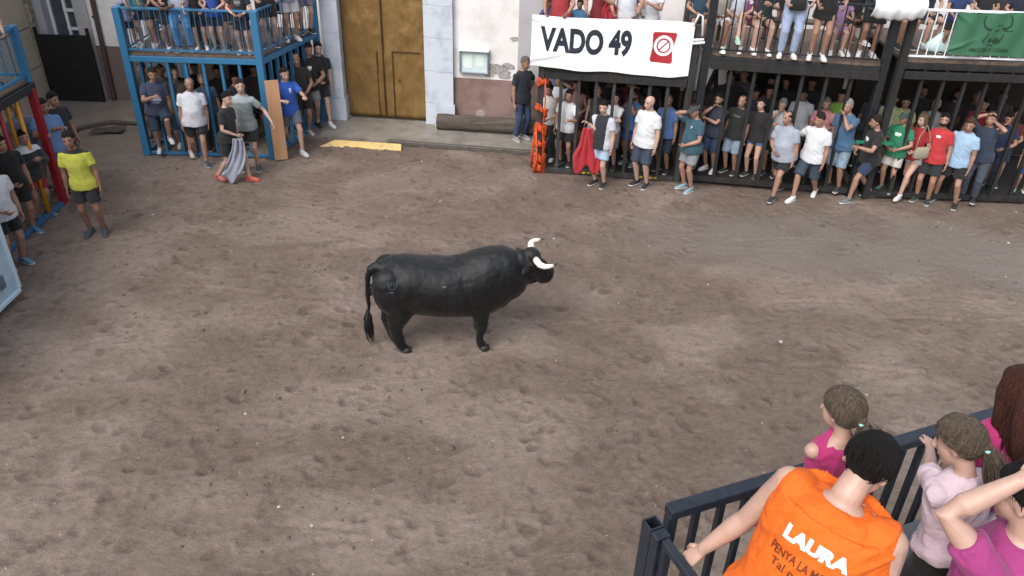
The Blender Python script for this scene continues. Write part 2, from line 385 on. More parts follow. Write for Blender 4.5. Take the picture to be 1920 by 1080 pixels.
# facade of the house with the big door
house = empty('house', (-2.9, FY(-2.9), 0), label='pale plastered house with dusty rose base band and big golden door', cat='house')
def hp(mb, name, m, parent=None, bev=0):
    o = mb.build(name, m, parent=parent or house, bev=bev); o.matrix_parent_inverse = Matrix.Translation(-house.location) if parent is None else Matrix.Identity(4); return o
w1 = MB(); prism(w1, -1.38, 12, 1.12, 7); prism(w1, -4.15, -1.38, 3.6, 7); hp(w1, 'wall', plaster)
w2 = MB(); prism(w2, -1.38, 12, -.1, 1.12, .012); hp(w2, 'base_band', band_m)
w3 = MB(); prism(w3, -.03, .52, 1.13, 6.9, .02, .1); hp(w3, 'wall_pilaster', plaster2)
j = MB()
for x0, x1, fr in ((-4.15, -3.78, .12), (-2.0, -1.76, .05), (-1.76, -1.385, .12)):
    zz = [-.05, .55, 1.25, 1.95, 2.6, 3.3, 4]
    for a, b_ in zip(zz, zz[1:]): prism(j, x0, x1, a+.004, b_-.004, fr)
    prism(j, x0+.004, x1-.004, -.04, 3.95, fr-.01)
    if fr > .1: prism(j, x0-.03, x1+.03, -.05, .54, fr+.035)
prism(j, -4.1, -1.42, 3.3, 3.9, .13); hp(j, 'stone_door_surround', stone_m)
for k, (px_, pz_, r_) in enumerate(((-.45, 1.36, .13), (-.2, 1.42, .09), (-.3, 1.25, .1), (-.62, 1.22, .07), (-.12, 2.0, .06))):
    q = MB(); n_ = 26; rim = [(px_+r_*(1+.45*vnoise(np.array([[k*3.1+math.cos(6.283*i/n_)*1.6, math.sin(6.283*i/n_)*1.6]]), 4)[0])*math.cos(6.283*i/n_)*1.3, pz_+r_*.75*(1+.45*vnoise(np.array([[k*3.1+math.cos(6.283*i/n_)*1.6, math.sin(6.283*i/n_)*1.6]]), 4)[0])*math.sin(6.283*i/n_)) for i in range(n_)]
    q.add([(x_, FY(x_)-.016, z_) for x_, z_ in rim]+[(x_, FY(x_)+.01, z_) for x_, z_ in rim], [tuple(range(n_)), tuple(range(2*n_-1, n_-1, -1))]+[(i, i+n_, (i+1) % n_+n_, (i+1) % n_) for i in range(n_)])
    hp(q, 'peeled_plaster', mat('peeled_plaster', 'a8a5a6', .9, .5, 22, .4, 40, c2='86807e', thr=(.4, .6)))
# door
gold = mat('beaten_brass_sheet', '84683c', .5, .2, 3.5, .8, 5, metal=.3, c2='745930', stretch=(1, 1, .6), bdist=.05)
dl = empty('door', (0, 0, 0)); dl.parent = house; dl.matrix_parent_inverse = Matrix.Translation(-house.location)
def dent(o):
    me = o.data; b = bmesh.new(); b.from_mesh(me)
    bmesh.ops.subdivide_edges(b, edges=b.edges, cuts=30, use_grid_fill=True); b.to_mesh(me); b.free()
    c = get_co(me); q = c*V3(5, 0, 4.2); n_ = np.clip(fbm(q, 2, 12)-.25, 0, 1); c[:, 1] -= .03*n_+.008*vnoise(c*V3(14, 0, 11), 5); set_co(me, c)
    me.polygons.foreach_set('use_smooth', [True]*len(me.polygons))
for x0, x1, z1 in ((-3.77, -2.92, 3.28), (-2.915, -2.01, 3.28)):
    q = MB(); prism(q, x0, x1, .075, z1, -.16, .22); o = q.build('door_leaf', gold, dl); dent(o)
q = MB(); prism(q, -2.93, -2.905, .08, 3.28, -.125, .15); q.build('door_seam', mat('dark_bronze', '4a3719', .5, .3, metal=.3), dl)
q = MB()
for x in (-3.06, -2.72): prism(q, x, x+.016, .08, 1.55, -.125, .15)
prism(q, -2.72, -2.1, 1.55, 1.562, -.125, .15); q.build('wicket_gap', mat('dark_bronze', '4a3719', .5, .3, metal=.3), dl)
q = MB(); q.ell((-2.58, FY(-2.58)+.11, .95), (.025, .03, .025)); q.build('door_knob', mat('dark_bronze', '4a3719', .5, .3, metal=.3), dl, smooth=True)
# notice board
nb = empty('notice_board', (-.94, FY(-.94)-.05, 1.25), ang, 'pale blue glazed notice board in grey metal frame on the cream wall', 'notice board')
q = MB(); q.box((0, .015, .235), (.275, .025, .215)); q.build('panel', mat('pale_cyan_glass', 'c3d6d8', .25, .08, 5), nb)
q = MB()
for c, h in (((0, 0, .46), (.31, .045, .018)), ((0, 0, .01), (.31, .045, .018)), ((-.292, 0, .235), (.018, .045, .207)), ((.292, 0, .235), (.018, .045, .207))): q.box(c, h)
q.build('frame', mat('grey_alu', '8f99a6', .4, .1, metal=.4), nb, bev=.005)
q = MB(); q.box((0, -.03, .49), (.32, .09, .012)); q.build('canopy', white_m, nb)
q = MB(); q.box((-.13, -.012, .25), (.09, .003, .15)); q.box((.12, -.012, .27), (.09, .003, .12)); q.build('notice_sheet', mat('paper', 'd5e2dc', .8, .1), nb)
# round pale patch on the band
q = MB(); q.loft([(-.8, FY(-.8)-.013, .35), (-.8, FY(-.8)-.022, .35)], [.1, .095], n=18, ref=(1, 0, 0)); tag(q.build('wall_vent', mat('pale_patch', 'a99c97', .9, .3, 20)), 'round pale vent cover low on the rose coloured band', 'vent')
# log
q = MB(); A = V3(-1.72, 16.62, .235); B = V3(1.0, 16.36, .235)
q.loft([A+(B-A)*k/14 for k in range(15)], [.165+.008*math.sin(k*2.1) for k in range(15)], n=20, ref=(0, 0, 1))
tag(q.build('log', mat('weathered_log', '5c534a', .85, .4, 5, .5, 30, c2='332d29', stretch=(.3, 3, 3)), smooth=False), 'long weathered grey log lying against the house wall on the pavement', 'log')

# left wall behind the blue stand, gate, downpipe
def FL(x): return 17.92-.03*(x+9.5)
lh = empty('neighbour_house', (-7, FL(-7), 0), label='neighbouring house wall in pale plaster with brown base behind the blue stand', cat='house')
def lp(mb, name, m, bev=0):
    o = mb.build(name, m, parent=lh, bev=bev); o.matrix_parent_inverse = Matrix.Translation(-lh.location); return o
q = MB(); prism(q, -9.45, -4.17, 1.28, 7, line=FL); lp(q, 'wall', plaster)
q = MB(); prism(q, -9.45, -4.17, -.1, 1.28, .012, line=FL); lp(q, 'base_band', mat('brown_band', '6f605a', .85, .15, 1.5))
q = MB(); prism(q, -9.75, -9.45, -.1, 7, .03, line=FL); prism(q, -10.75, -10.45, -.1, 7, .03, line=FL); prism(q, -10.45, -9.75, 3.2, 7, .02, line=FL); lp(q, 'door_jamb', plaster2)
q = MB(); prism(q, -10.44, -9.76, .05, 3.2, -.25, .3, line=FL); lp(q, 'door_glass', mat('grey_glass', '4e565d', .2, .3, 2))
q = MB()
for x in (-10.44, -10.1, -9.83): prism(q, x, x+.06, .05, 3.18, -.2, .26, line=FL)
for z in (1.55, 1.95, 2.35, 2.75): prism(q, -10.1, -9.8, z, z+.06, -.19, .26, line=FL)
lp(q, 'door_frame', white_m)
pts = [(-9.3, FL(-9.3)-.05, .05), (-9.25, FL(-9.25)-.05, 3), (-9.25, FL(-9.25)-.05, 6.9)]
q = MB(); q.tube(pts, .055, 12)
for z in (.6, 1.9, 3.2): q.tube([(-9.29, FL(-9.3)-.05, z), (-9.29, FL(-9.3)-.05, z+.04)], .066, 12)
lp(q, 'downpipe', mat('brown_pipe', '4c3c3a', .5, .2, 4))
gt = empty('gate', (-10.05, FL(-10)-.2, 0), 0, 'plain black sheet metal gate closing the doorway at the far left', 'gate')
q = MB(); q.box((0, 0, .8), (.55, .02, .74)); q.build('panel', mat('black_gate', '0b0d0e', .6, .2), gt)
q = MB(); q.box((-.57, 0, .85), (.03, .03, .85)); q.build('post', mat('black_gate', '0b0d0e', .6, .2), gt, bev=.005); q = MB(); q.box((.57, 0, .85), (.03, .03, .85)); q.build('post', mat('black_gate', '0b0d0e', .6, .2), gt, bev=.005)
for z in (.9, .3): q = MB(); q.box((0, -.026, z), (.5, .006, .015)); q.build('crossbar', blk_m, gt)
sb = empty('side_building', (-11, 13, 0), label='beige panelled building side with dark joints and rubble stone corner', cat='building')
q = MB()
ys = [7, 9.2, 11.4, 13.6, 15.8, 17.72]
for a, b_ in zip(ys, ys[1:]):
    for z0, z1 in ((0, .85), (.85, 1.7), (1.7, 2.6), (2.6, 4), (4, 5.5), (5.5, 7)): q.box((-.15, (a+b_)/2-13, (z0+z1)/2), (.45, (b_-a)/2-.012, (z1-z0)/2-.012))
q.build('panel_wall', beige_m, sb)
q = MB(); q.box((-.2, -.7, 3.5), (.48, 5.2, 3.49)); q.build('joint_core', mat('dark_joint', '3d3832', .9, .2), sb)
q = MB(); q.box((-.1, 4.80, 3.5), (.48, .07, 3.5)); q.build('stone_corner', roughstone, sb)

# ------------------------------------------------------------------ stands
def line_pts(P, Q, n_): return [np.array(P, float)+(np.array(Q, float)-np.array(P, float))*k/n_ for k in range(n_+1)]
def stand(name, label, corners, sides, zd, zr, mats_, barw, nb, nbal, post=.1, base=.06, bal=.016, baseh=.05, group=None, floorlip=.06, roofbeam=True, bench=None):
    """corners: ground points of main posts; sides: (i,j,nbars,nbal) pairs with bars below and railing above"""
    c0 = np.mean([np.array(c, float) for c in corners], 0)
    e = empty(name, (c0[0], c0[1], 0), 0, label, 'stand', group)
    L = lambda p, z=0.: V3(p[0]-c0[0], p[1]-c0[1], z)
    mp_, mb_, mr_, md_ = mats_
    for c in corners:
        q = MB(); q.box(L(c, zr/2), (post/2, post/2, zr/2)); q.build('post', mp_, e, bev=.006)
    poly = [L(c) for c in corners]; n_ = len(poly)
    q = MB(); q.add([(p[0], p[1], zd-.05) for p in poly]+[(p[0], p[1], zd) for p in poly], [tuple(range(n_-1, -1, -1)), tuple(range(n_, 2*n_))]+[(i, (i+1) % n_, n_+(i+1) % n_, n_+i) for i in range(n_)])
    q.build('deck', md_, e)
    for (i, j_, nb_, nl) in sides:
        a, b_ = corners[i], corners[j_]; d = nrm(V3(b_[0]-a[0], b_[1]-a[1], 0)); o_ = V3(d[1], -d[0], 0)*.0
        A = L(a)+d*post/2; B = L(b_)-d*post/2
        q = MB(); q.beam(A+V3(0, 0, zd-.105), B+V3(0, 0, zd-.105), post*.8, .10); q.build('deck_beam', mb_, e, bev=.004)
        q = MB(); q.beam(A+V3(0, 0, baseh), B+V3(0, 0, baseh), base, base); q.build('base_rail', mb_, e, bev=.004)
        for k in range(1, nb_):
            p = A+(B-A)*k/nb_
            q = MB(); q.beam(p+V3(0, 0, baseh+.03), p+V3(0, 0, zd-.155), barw, barw*.8, up=o_ if np.linalg.norm(o_) else d); q.build('bar', mb_, e, bev=.003)
        q = MB(); q.beam(A+V3(0, 0, zr-.02), B+V3(0, 0, zr-.02), .04, .04); q.build('top_rail', mr_, e, bev=.004)
        q = MB(); q.beam(A+V3(0, 0, zd+.06), B+V3(0, 0, zd+.06), .03, .03); q.build('lower_rail', mr_, e)
        for k in range(1, nl):
            p = A+(B-A)*k/nl
            q = MB(); q.tube([p+V3(0, 0, zd+.075), p+V3(0, 0, zr-.04)], bal/2, 6); q.build('baluster', mr_, e)
    if bench:
        for (p, q_, z) in bench:
            b2 = MB(); b2.beam(L(p, z), L(q_, z), .32, .04)
            for tt in (.05, .5, .95): g = L(p)+(L(q_)-L(p))*tt; b2.box(g+V3(0, 0, (zd+z)/2), (.03, .03, (z-zd)/2-.02))
            b2.build('bench', md_, e, bev=.004)
    return e, L
BF = [(-7.3, 14.84), (-4.82, 14.84), (-4.27, 17.0), (-7.3, 17.3)]
blue, BL = stand('spectator_stand', 'two storey blue steel stand packed with people left of the golden door', BF, [(0, 1, 7, 23), (1, 2, 8, 20), (0, 3, 6, 18)], 2.02, 2.84, (blue_m, blue_m, blue_m, deck_m), .065, 7, 23, post=.13, bench=[((-7.1, 15.7), (-5.3, 15.7), 2.42), ((-7.1, 16.5), (-5.0, 16.5), 2.72)])
C1 = [(.42, 14.62), (3.1, 14.32), (3.3, 16.4), (.62, 16.55)]
cg1, L1 = stand('spectator_stand', 'dark wooden barred stand under the white banner', C1, [(0, 1, 8, 18)], 2.08, 2.95, (wood_gr, wood_gr, blk_m, deck_m), .075, 8, 18, post=.11, base=.09, baseh=.05, bench=[((.6, 15.6), (3.1, 15.4), 2.45)])
C2 = [(3.3, 14.26), (6.28, 13.84), (6.5, 16.2), (3.5, 16.3)]
cg2, L2 = stand('spectator_stand', 'black steel stand with brown deck in the middle of the right hand row', C2, [(0, 1, 7, 19)], 2.5, 3.46, (blk_m, wood_dk, blk_m, deck_m), .07, 8, 18, post=.13, base=.10, baseh=.13, bal=.024, bench=[((3.5, 15.05), (6.3, 14.65), 2.95)])
C3 = [(6.55, 13.82), (10.4, 13.76), (10.6, 16.0), (6.75, 16.1)]
cg3, L3 = stand('spectator_stand', 'dark stand with white railing and green banner at the far right', C3, [(0, 1, 10, 24)], 2.6, 3.44, (wood_dk, wood_dk, white_m, deck_m), .065, 8, 18, post=.12, base=.10, baseh=.10, bal=.02, bench=[((6.8, 14.7), (10.4, 14.6), 3.05)])
# raised floors inside the barred cages, and kick boards
for e, L, C, z in ((cg1, L1, C1, .06), (cg2, L2, C2, .16), (cg3, L3, C3, .14)):
    q = MB(); P = [L(c) for c in C]; P[0] = P[0]+V3(0, .1, 0); P[1] = P[1]+V3(0, .1, 0)
    q.add([(p[0], p[1], .01) for p in P]+[(p[0], p[1], z) for p in P], [(3, 2, 1, 0), (4, 5, 6, 7), (0, 1, 5, 4), (1, 2, 6, 5), (2, 3, 7, 6), (3, 0, 4, 7)]); q.build('floor', wood_dk, e)
for e, L, C, z0 in ((cg2, L2, C2, 2.3), (cg3, L3, C3, 2.35), (cg1, L1, C1, 1.93)):
    q = MB(); A = L(C[0], z0)+V3(.07, -.075, 0); B = L(C[1], z0)+V3(-.07, -.075, 0); q.beam(A, B, .05, .13); q.build('fascia', wood_dk, e, bev=.004)
q = MB(); q.beam(L2((3.45, 15.9), .2), L2((3.9, 15.2), 2.4), .07, .07); q.beam(L2((4.1, 15.9), .2), L2((3.7, 15.2), 2.4), .07, .07); q.build('cross_brace', wood_dk, cg2)
gs = mat('green_strap', '147a5c', .6, .2)
q = MB(); q.beam((3.13, 14.22, 1.06), (3.42, 14.16, 1.06), .03, .05); tag(q.build('strap', gs), 'green strap tied between the banner stand and the black stand', 'strap')
q = MB(); q.beam((6.1, 13.76, 1.12), (6.75, 13.72, 1.12), .03, .05); tag(q.build('strap', gs), 'green strap tied between the black stand and the white railed stand', 'strap')
q = MB(); q.box((6.42, 13.8, .75), (.035, .03, .32), rotm((0, 1, 0), 4)); tag(q.build('plank', mat('grey_board', '7b7f80', .8, .2)), 'short grey board hanging below the green strap', 'board')
# yellow paint numbers on the base rail
for x in (1.32, 2.42):
    q = MB(); y_ = 14.62-.112*(x-.42)-.051
    for k in range(4): q.box((x+.09*k, y_-.01*k, .055+.004*(k % 2)), (.03, .004, .012 if k % 2 else .02))
    o = q.build('yellow_mark', mat('yellow_mark', 'c9a21a', .6, .2), cg1); o.location = Vector((-np.mean([c[0] for c in C1]), -np.mean([c[1] for c in C1]), 0))

# plank beside the blue corner
q = MB(); q.box((0, 0, .78), (.125, .013, .78)); o = q.build('plywood_plank', ply_m, bev=.003); o.location = (-4.62, 14.72, .03); o.rotation_euler = (R(-3), 0, R(20))
tag(o, 'tall narrow plywood plank leaning on the blue corner post', 'plank')

# red and yellow stand on the left
RC = [(-7.82, 12.5), (-7.78, 8.2), (-10.2, 8.2), (-10.3, 12.5)]
c0 = np.mean(np.array(RC), 0)
rs_ = empty('spectator_stand', (c0[0], c0[1], 0), 0, 'stand with red and yellow posts below and blue railing above at the left edge', 'stand')
def RL(p, z=0): return V3(p[0]-c0[0], p[1]-c0[1], z)
for c in RC: q = MB(); q.beam(RL(c), RL(c, 2.05), .11, .11, up=(0, 1, 0)); q.build('post', red_m, rs_, bev=.006)
q = MB(); q.beam(RL(RC[0], 2.07)+V3(0, .08, 0), RL(RC[1], 2.07), .1, .14); q.build('deck_beam', blk_m, rs_, bev=.006)
q = MB(); q.beam(RL(RC[0], 2.07)+V3(.05, 0, 0)*0-V3(.06, 0, 0), RL(RC[3], 2.07), .1, .13); q.build('deck_beam', blk_m, rs_, bev=.006)
q = MB(); P = [RL(c) for c in RC]; q.add([(p[0], p[1], 2.15) for p in P]+[(p[0], p[1], 2.18) for p in P], [(0, 1, 2, 3), (7, 6, 5, 4), (1, 0, 4, 5), (2, 1, 5, 6), (3, 2, 6, 7), (0, 3, 7, 4)]); q.build('deck', deck_m, rs_)
q = MB(); q.beam(RL(RC[0], .05), RL(RC[1], .05), .06, .06); q.build('base_rail', bluedk_m, rs_)
for k in range(1, 9):
    p = RL(RC[0])+(RL(RC[1])-RL(RC[0]))*k/9; q = MB(); q.tube([p+V3(0, 0, .08), p+V3(0, 0, 2.0)], .032, 12); q.build('bar', yel_m if k % 2 else red_m, rs_, smooth=True)
for k in range(1, 5):
    p = RL(RC[0])+(RL(RC[3])-RL(RC[0]))*k/5; q = MB(); q.tube([p+V3(0, 0, .08), p+V3(0, 0, 2.0)], .032, 12); q.build('bar', yel_m if k % 2 else red_m, rs_, smooth=True)
for a, b_, n_ in ((RC[0], RC[1], 30), (RC[0], RC[3], 16)):
    q = MB(); q.beam(RL(a, 3.0), RL(b_, 3.0), .05, .05); q.build('top_rail', blue_m, rs_, bev=.004)
    q = MB(); q.beam(RL(a, 2.27), RL(b_, 2.27), .04, .04); q.build('lower_rail', blue_m, rs_)
    for k in range(1, n_): p = RL(a)+(RL(b_)-RL(a))*k/n_; q = MB(); q.tube([p+V3(0, 0, 2.29), p+V3(0, 0, 2.98)], .009, 6); q.build('baluster', blue_m, rs_)
q = MB(); q.box(RL(RC[0], 2.6), (.05, .05, .44)); q.build('railing_post', blue_m, rs_, bev=.005)

# white transport crate at the left edge
cr = empty('bull_crate', (-8.0, 8.4, 0), 0, 'pale blue white metal crate with framed side at the lower left edge', 'crate')
wm = mat('pale_blue_metal', 'a9c2d4', .4, .15, 4, .1, 30, c2='93aabb')
cx = at(38, 545, .1); cx = V3(cx[0]+8.0, cx[1]-8.4, 0)
q = MB(); q.box((cx[0]-.75, cx[1]-1.5, 1.0), (.74, 1.49, .88)); q.build('body', wm, cr, bev=.01)
q = MB()
for z in (.12, 1.87): q.beam((cx[0], cx[1], z), (cx[0], cx[1]-3, z), .05, .06)
for y_ in (0, -1.5, -3): q.beam((cx[0], cx[1]+y_, .15), (cx[0], cx[1]+y_, 1.85), .05, .06, up=(0, 1, 0))
q.build('frame', mat('pale_frame', 'b8cbd8', .4, .2, 20, c2='8a7a6c', thr=(.25, .35)), cr, bev=.006)
q = MB(); q.box((cx[0]+.012, cx[1]-.32, .42), (.012, .06, .09)); q.box((cx[0]+.03, cx[1]-.32, .40), (.012, .04, .015)); q.build('latch', mat('latch_steel', '6f7f8c', .5, .3, metal=.5), cr)
for y_ in (-.2, -2.8): q = MB(); q.box((cx[0]-.2, cx[1]+y_, .045), (.12, .07, .05)); q.build('foot', blk_m, cr)

# orange netting round the post of the barred stand
on = mat('orange_netting', 'd2531b', .7, .35, 18, .6, 60, c2='8a2f10')
q = MB(); px_, py_ = .42, 14.62; segs = []
for z0, z1, wd in ((1.78, 1.86, .17), (1.35, 1.05, .14), (.95, .75, .2), (.62, .5, .16), (.32, .2, .24), (.12, .06, .26)):
    pp = []; rr_ = []
    for k in range(17):
        a = -2.6+4.2*k/16; r_ = .10+.02*math.sin(k*1.7); pp.append((px_+.02+r_*math.cos(a)*1.1, py_+r_*math.sin(a), z0+(z1-z0)*k/16)); rr_.append((wd/2*(.8+.3*math.sin(k)), .012))
    q.loft(pp, rr_, ref=(0, 0, 1), n=8)
for a in (0, 2.2, 4.1): q.tube([(px_+.1*math.cos(a), py_+.1*math.sin(a), .9), (px_+.13*math.cos(a+.5), py_+.12*math.sin(a+.5), .3), (px_+.15*math.cos(a+.2), py_+.14*math.sin(a), .03)], .022, 8)
q.tube([(.50, 14.51, 1.86), (.51, 14.50, 1.4), (.49, 14.50, .9), (.52, 14.49, .4), (.50, 14.5, .05)], .014, 8)
tag(q.build('safety_netting', on, smooth=True), 'orange plastic netting wound round the end post under the banner', 'netting')

# ------------------------------------------------------------------ banners
TXT = []
def text_mesh(s_, size, bold=0.0, space=1.0, ext=0.0):
    cu = bpy.data.curves.new('t', 'FONT'); cu.body = s_; cu.size = size; cu.offset = bold; cu.space_character = space; cu.extrude = ext
    cu.resolution_u = 4
    o = bpy.data.objects.new('t', cu); COL.objects.link(o)
    dg = bpy.context.evaluated_depsgraph_get(); me = bpy.data.meshes.new_from_object(o.evaluated_get(dg))
    bpy.data.objects.remove(o); return me
def slice_mesh(me, step):
    b = bmesh.new(); b.from_mesh(me); bmesh.ops.remove_doubles(b, verts=b.verts, dist=1e-5)
    xs = [v.co.x for v in b.verts]; ys = [v.co.y for v in b.verts]
    for ax, lo, hi in ((0, min(xs), max(xs)), (1, min(ys), max(ys))):
        v = lo+step
        while v < hi:
            no = (1, 0, 0) if ax == 0 else (0, 1, 0)
            bmesh.ops.bisect_plane(b, geom=b.verts[:]+b.edges[:]+b.faces[:], plane_co=(v, 0, 0) if ax == 0 else (0, v, 0), plane_no=no)
            v += step
    b.to_mesh(me); b.free(); return me
def bansurf(A, B, z0, z1, wave):
    A = np.array(A, float); B = np.array(B, float); d = B-A; no = nrm(V3(d[1], -d[0], 0))
    def f(u, v):       # u along, v up, both 0..1 (arrays)
        u = np.asarray(u, float); v = np.asarray(v, float)
        zlo = z0+wave*(.6*np.sin(7*u+.5)+.5*np.sin(15*u)-1.6*np.exp(-((u-.9)/.1)**2)+1.2*np.exp(-((u-.02)/.06)**2)); 
        p = A[None, :]+d[None, :]*u[:, None]
        out = (.022*np.sin(9*u+2*v)*(1-v*.6)+.012*np.sin(23*u-3*v)+.03*(1-v)*np.sin(4*u+1))
        out = out+.035*np.exp(-((v-.12-.9*u)/.05)**2)*np.exp(-(u/.22)**2)+.03*np.exp(-((v-.95+1.2*u)/.05)**2)*np.exp(-(u/.15)**2)
        p = p+no[None, :]*out[:, None]; p[:, 2] = zlo+(z1-.02*np.sin(6*u)-zlo)*v; return p
    return f, no
def banner(name, label, A, B, z0, z1, m, wave=.02, marks=()):
    f, no = bansurf(A, B, z0, z1, wave); nu, nv = 90, 30
    U, V = np.meshgrid(np.linspace(0, 1, nu), np.linspace(0, 1, nv)); p = f(U.ravel(), V.ravel())
    q = MB(); b2 = p-no*.006; ix = lambda i, j_: j_*nu+i; N = nu*nv
    fs = [(ix(i, j_), ix(i+1, j_), ix(i+1, j_+1), ix(i, j_+1)) for j_ in range(nv-1) for i in range(nu-1)]
    edge = [ix(i, 0) for i in range(nu)]+[ix(nu-1, j_) for j_ in range(1, nv)]+[ix(i, nv-1) for i in range(nu-2, -1, -1)]+[ix(0, j_) for j_ in range(nv-2, 0, -1)]
    q.add(list(p)+list(b2), fs+[(a+N, d+N, c+N, b+N) for a, b, c, d in fs]+[(edge[k], edge[k]+N, edge[(k+1) % len(edge)]+N, edge[(k+1) % len(edge)]) for k in range(len(edge))])
    o = q.build(name, m, smooth=False); tag(o, label, 'banner')
    L = np.linalg.norm(np.array(B)-np.array(A)); H_ = z1-z0
    for nm, me, u0, v0, mm in marks:
        slice_mesh(me, .02); c = get_co(me)
        off = c[:, 2].copy(); P_ = f(u0+c[:, 0]/L, v0+c[:, 1]/H_)+no*(.004+off)[:, None]
        set_co(me, P_); me.materials.clear(); me.materials.append(mm); t_ = bpy.data.objects.new(nm, me); COL.objects.link(t_); t_.parent = o; me.name = nm
    return o
def poly_mesh(polys):
    me = bpy.data.meshes.new('p'); v = []; fs = []
    for pl in polys:
        fs.append(tuple(range(len(v), len(v)+len(pl)))); v += [(p[0], p[1], p[2] if len(p) > 2 else 0) for p in pl]
    me.from_pydata(v, [], fs); me.update(); return me
def ring(cx, cy, r0, r1, n_=32, z=0, a0=0, a1=2*math.pi):
    return [[(cx+r0*math.cos(a), cy+r0*math.sin(a), z), (cx+r1*math.cos(a), cy+r1*math.sin(a), z), (cx+r1*math.cos(b), cy+r1*math.sin(b), z), (cx+r0*math.cos(b), cy+r0*math.sin(b), z)]
            for a, b in ((a0+(a1-a0)*k/n_, a0+(a1-a0)*(k+1)/n_) for k in range(n_))]
def disc(cx, cy, r, z=0, n_=32): return [[(cx+r*math.cos(2*math.pi*k/n_), cy+r*math.sin(2*math.pi*k/n_), z) for k in range(n_)]]
def stroke(pts, w0, w1, z=0):
    out = []; N = len(pts)
    def off(i):
        a = np.array(pts[max(i-1, 0)]); b = np.array(pts[min(i+1, N-1)]); d = (b-a)/np.linalg.norm(b-a); w_ = (w0+(w1-w0)*i/(N-1))/2; p = np.array(pts[i])
        return (p[0]-d[1]*w_, p[1]+d[0]*w_, z), (p[0]+d[1]*w_, p[1]-d[0]*w_, z)
    for i in range(N-1):
        a, b = off(i); c, d = off(i+1); out.append([a, b, d, c])
    return out
canvas = mat('white_canvas', 'e9ecef', .7, .04, 3, .1, 60); ink = mat('black_ink', '1a2230', .7, .1); redink = mat('red_ink', 'a3232f', .7, .15); greyink = mat('dark_red_ink', '5d1f26', .7, .1)
zA = 2.07; zB = 3.0
tv = text_mesh('VADO 49', .52, .022, 1.0)
c = get_co(tv); c[:, 0] -= c[:, 0].min(); wv = c[:, 0].max(); c[:, 0] *= 1.62/wv; c[:, 1] *= .42/c[:, 1].max(); set_co(tv, c)
sgn = poly_mesh([[(-.19, -.25), (.15, -.26), (.18, -.23), (.16, -.05), (.215, .22), (.19, .25), (-.18, .25), (-.205, .22), (-.19, 0), (-.215, -.21)]])
sg2 = poly_mesh(disc(0, .03, .17, .004)); sg3 = poly_mesh(ring(0, .03, .097, .122, z=.008)+stroke([(-.075, -.045), (.075, .105)], .022, .022, .009))
ban = banner('banner', 'long white banner lettered VADO 49 hanging on the barred stand', (.21, 14.50, 0), (3.02, 14.19, 0), zA, zB, canvas, .03,
       [('lettering', tv, .055, .35, ink), ('red_emblem', sgn, .825, .53, redink), ('emblem_disc', sg2, .825, .53, canvas), ('prohibition_ring', sg3, .825, .53, redink)])
# cord ties of the banner
q = MB(); q.tube([(3.0, 14.2, 2.95), (3.06, 14.18, 3.16), (3.13, 14.2, 3.12), (3.17, 14.2, 2.8)], .018); q.tube([(3.0, 14.19, 2.72), (3.2, 14.16, 2.74)], .02); q.tube([(3.0, 14.19, 2.66), (3.22, 14.16, 2.69)], .024)
tag(q.build('cloth_tie', canvas, smooth=True), 'white cloth tie knotting the banner corner to the black post', 'tie')
gcan = mat('green_canvas', '33644a', .8, .12, 3); gink = mat('dark_green_ink', '17372a', .8, .1)
bullp = stroke([(-.24, .27), (-.25, .2), (-.22, .11), (-.16, .06), (-.09, .05)], .02, .05)+stroke([(.15, .28), (.2, .2), (.2, .11), (.15, .06), (.08, .06)], .02, .05)\
 + stroke([(-.12, .0), (-.15, -.08), (-.18, -.13)], .018, .03)+stroke([(.12, .03), (.22, .02), (.26, .05)], .02, .012)+stroke([(.13, -.02), (.12, -.1), (.08, -.18)], .014, .04)+stroke([(-.02, .12), (.1, .12)], .014, .01)\
 + stroke([(-.02, .02), (.06, .04)], .03, .01)+disc(-.06, -.13, .035)+disc(.04, -.14, .055)+stroke([(-.09, -.2), (-.02, -.21), (.02, -.24)], .02, .014)+stroke([(-.2, -.13), (-.14, -.17)], .02, .014)
gtx = text_mesh('AMICS DE LA CORDA', .085, .003); c = get_co(gtx); c[:, 0] -= c[:, 0].mean(); c[:, 0] *= .68/(c[:, 0].max()-c[:, 0].min()); set_co(gtx, c)
banner('banner', 'green banner with a dark bull head drawn on the white railing', (7.22, 13.74, 0), (8.66, 13.72, 0), 2.72, 3.42, gcan, .01, [('bull_head_drawing', poly_mesh(bullp), .5, .55, gink), ('lettering', gtx, .48, .10, gink)])

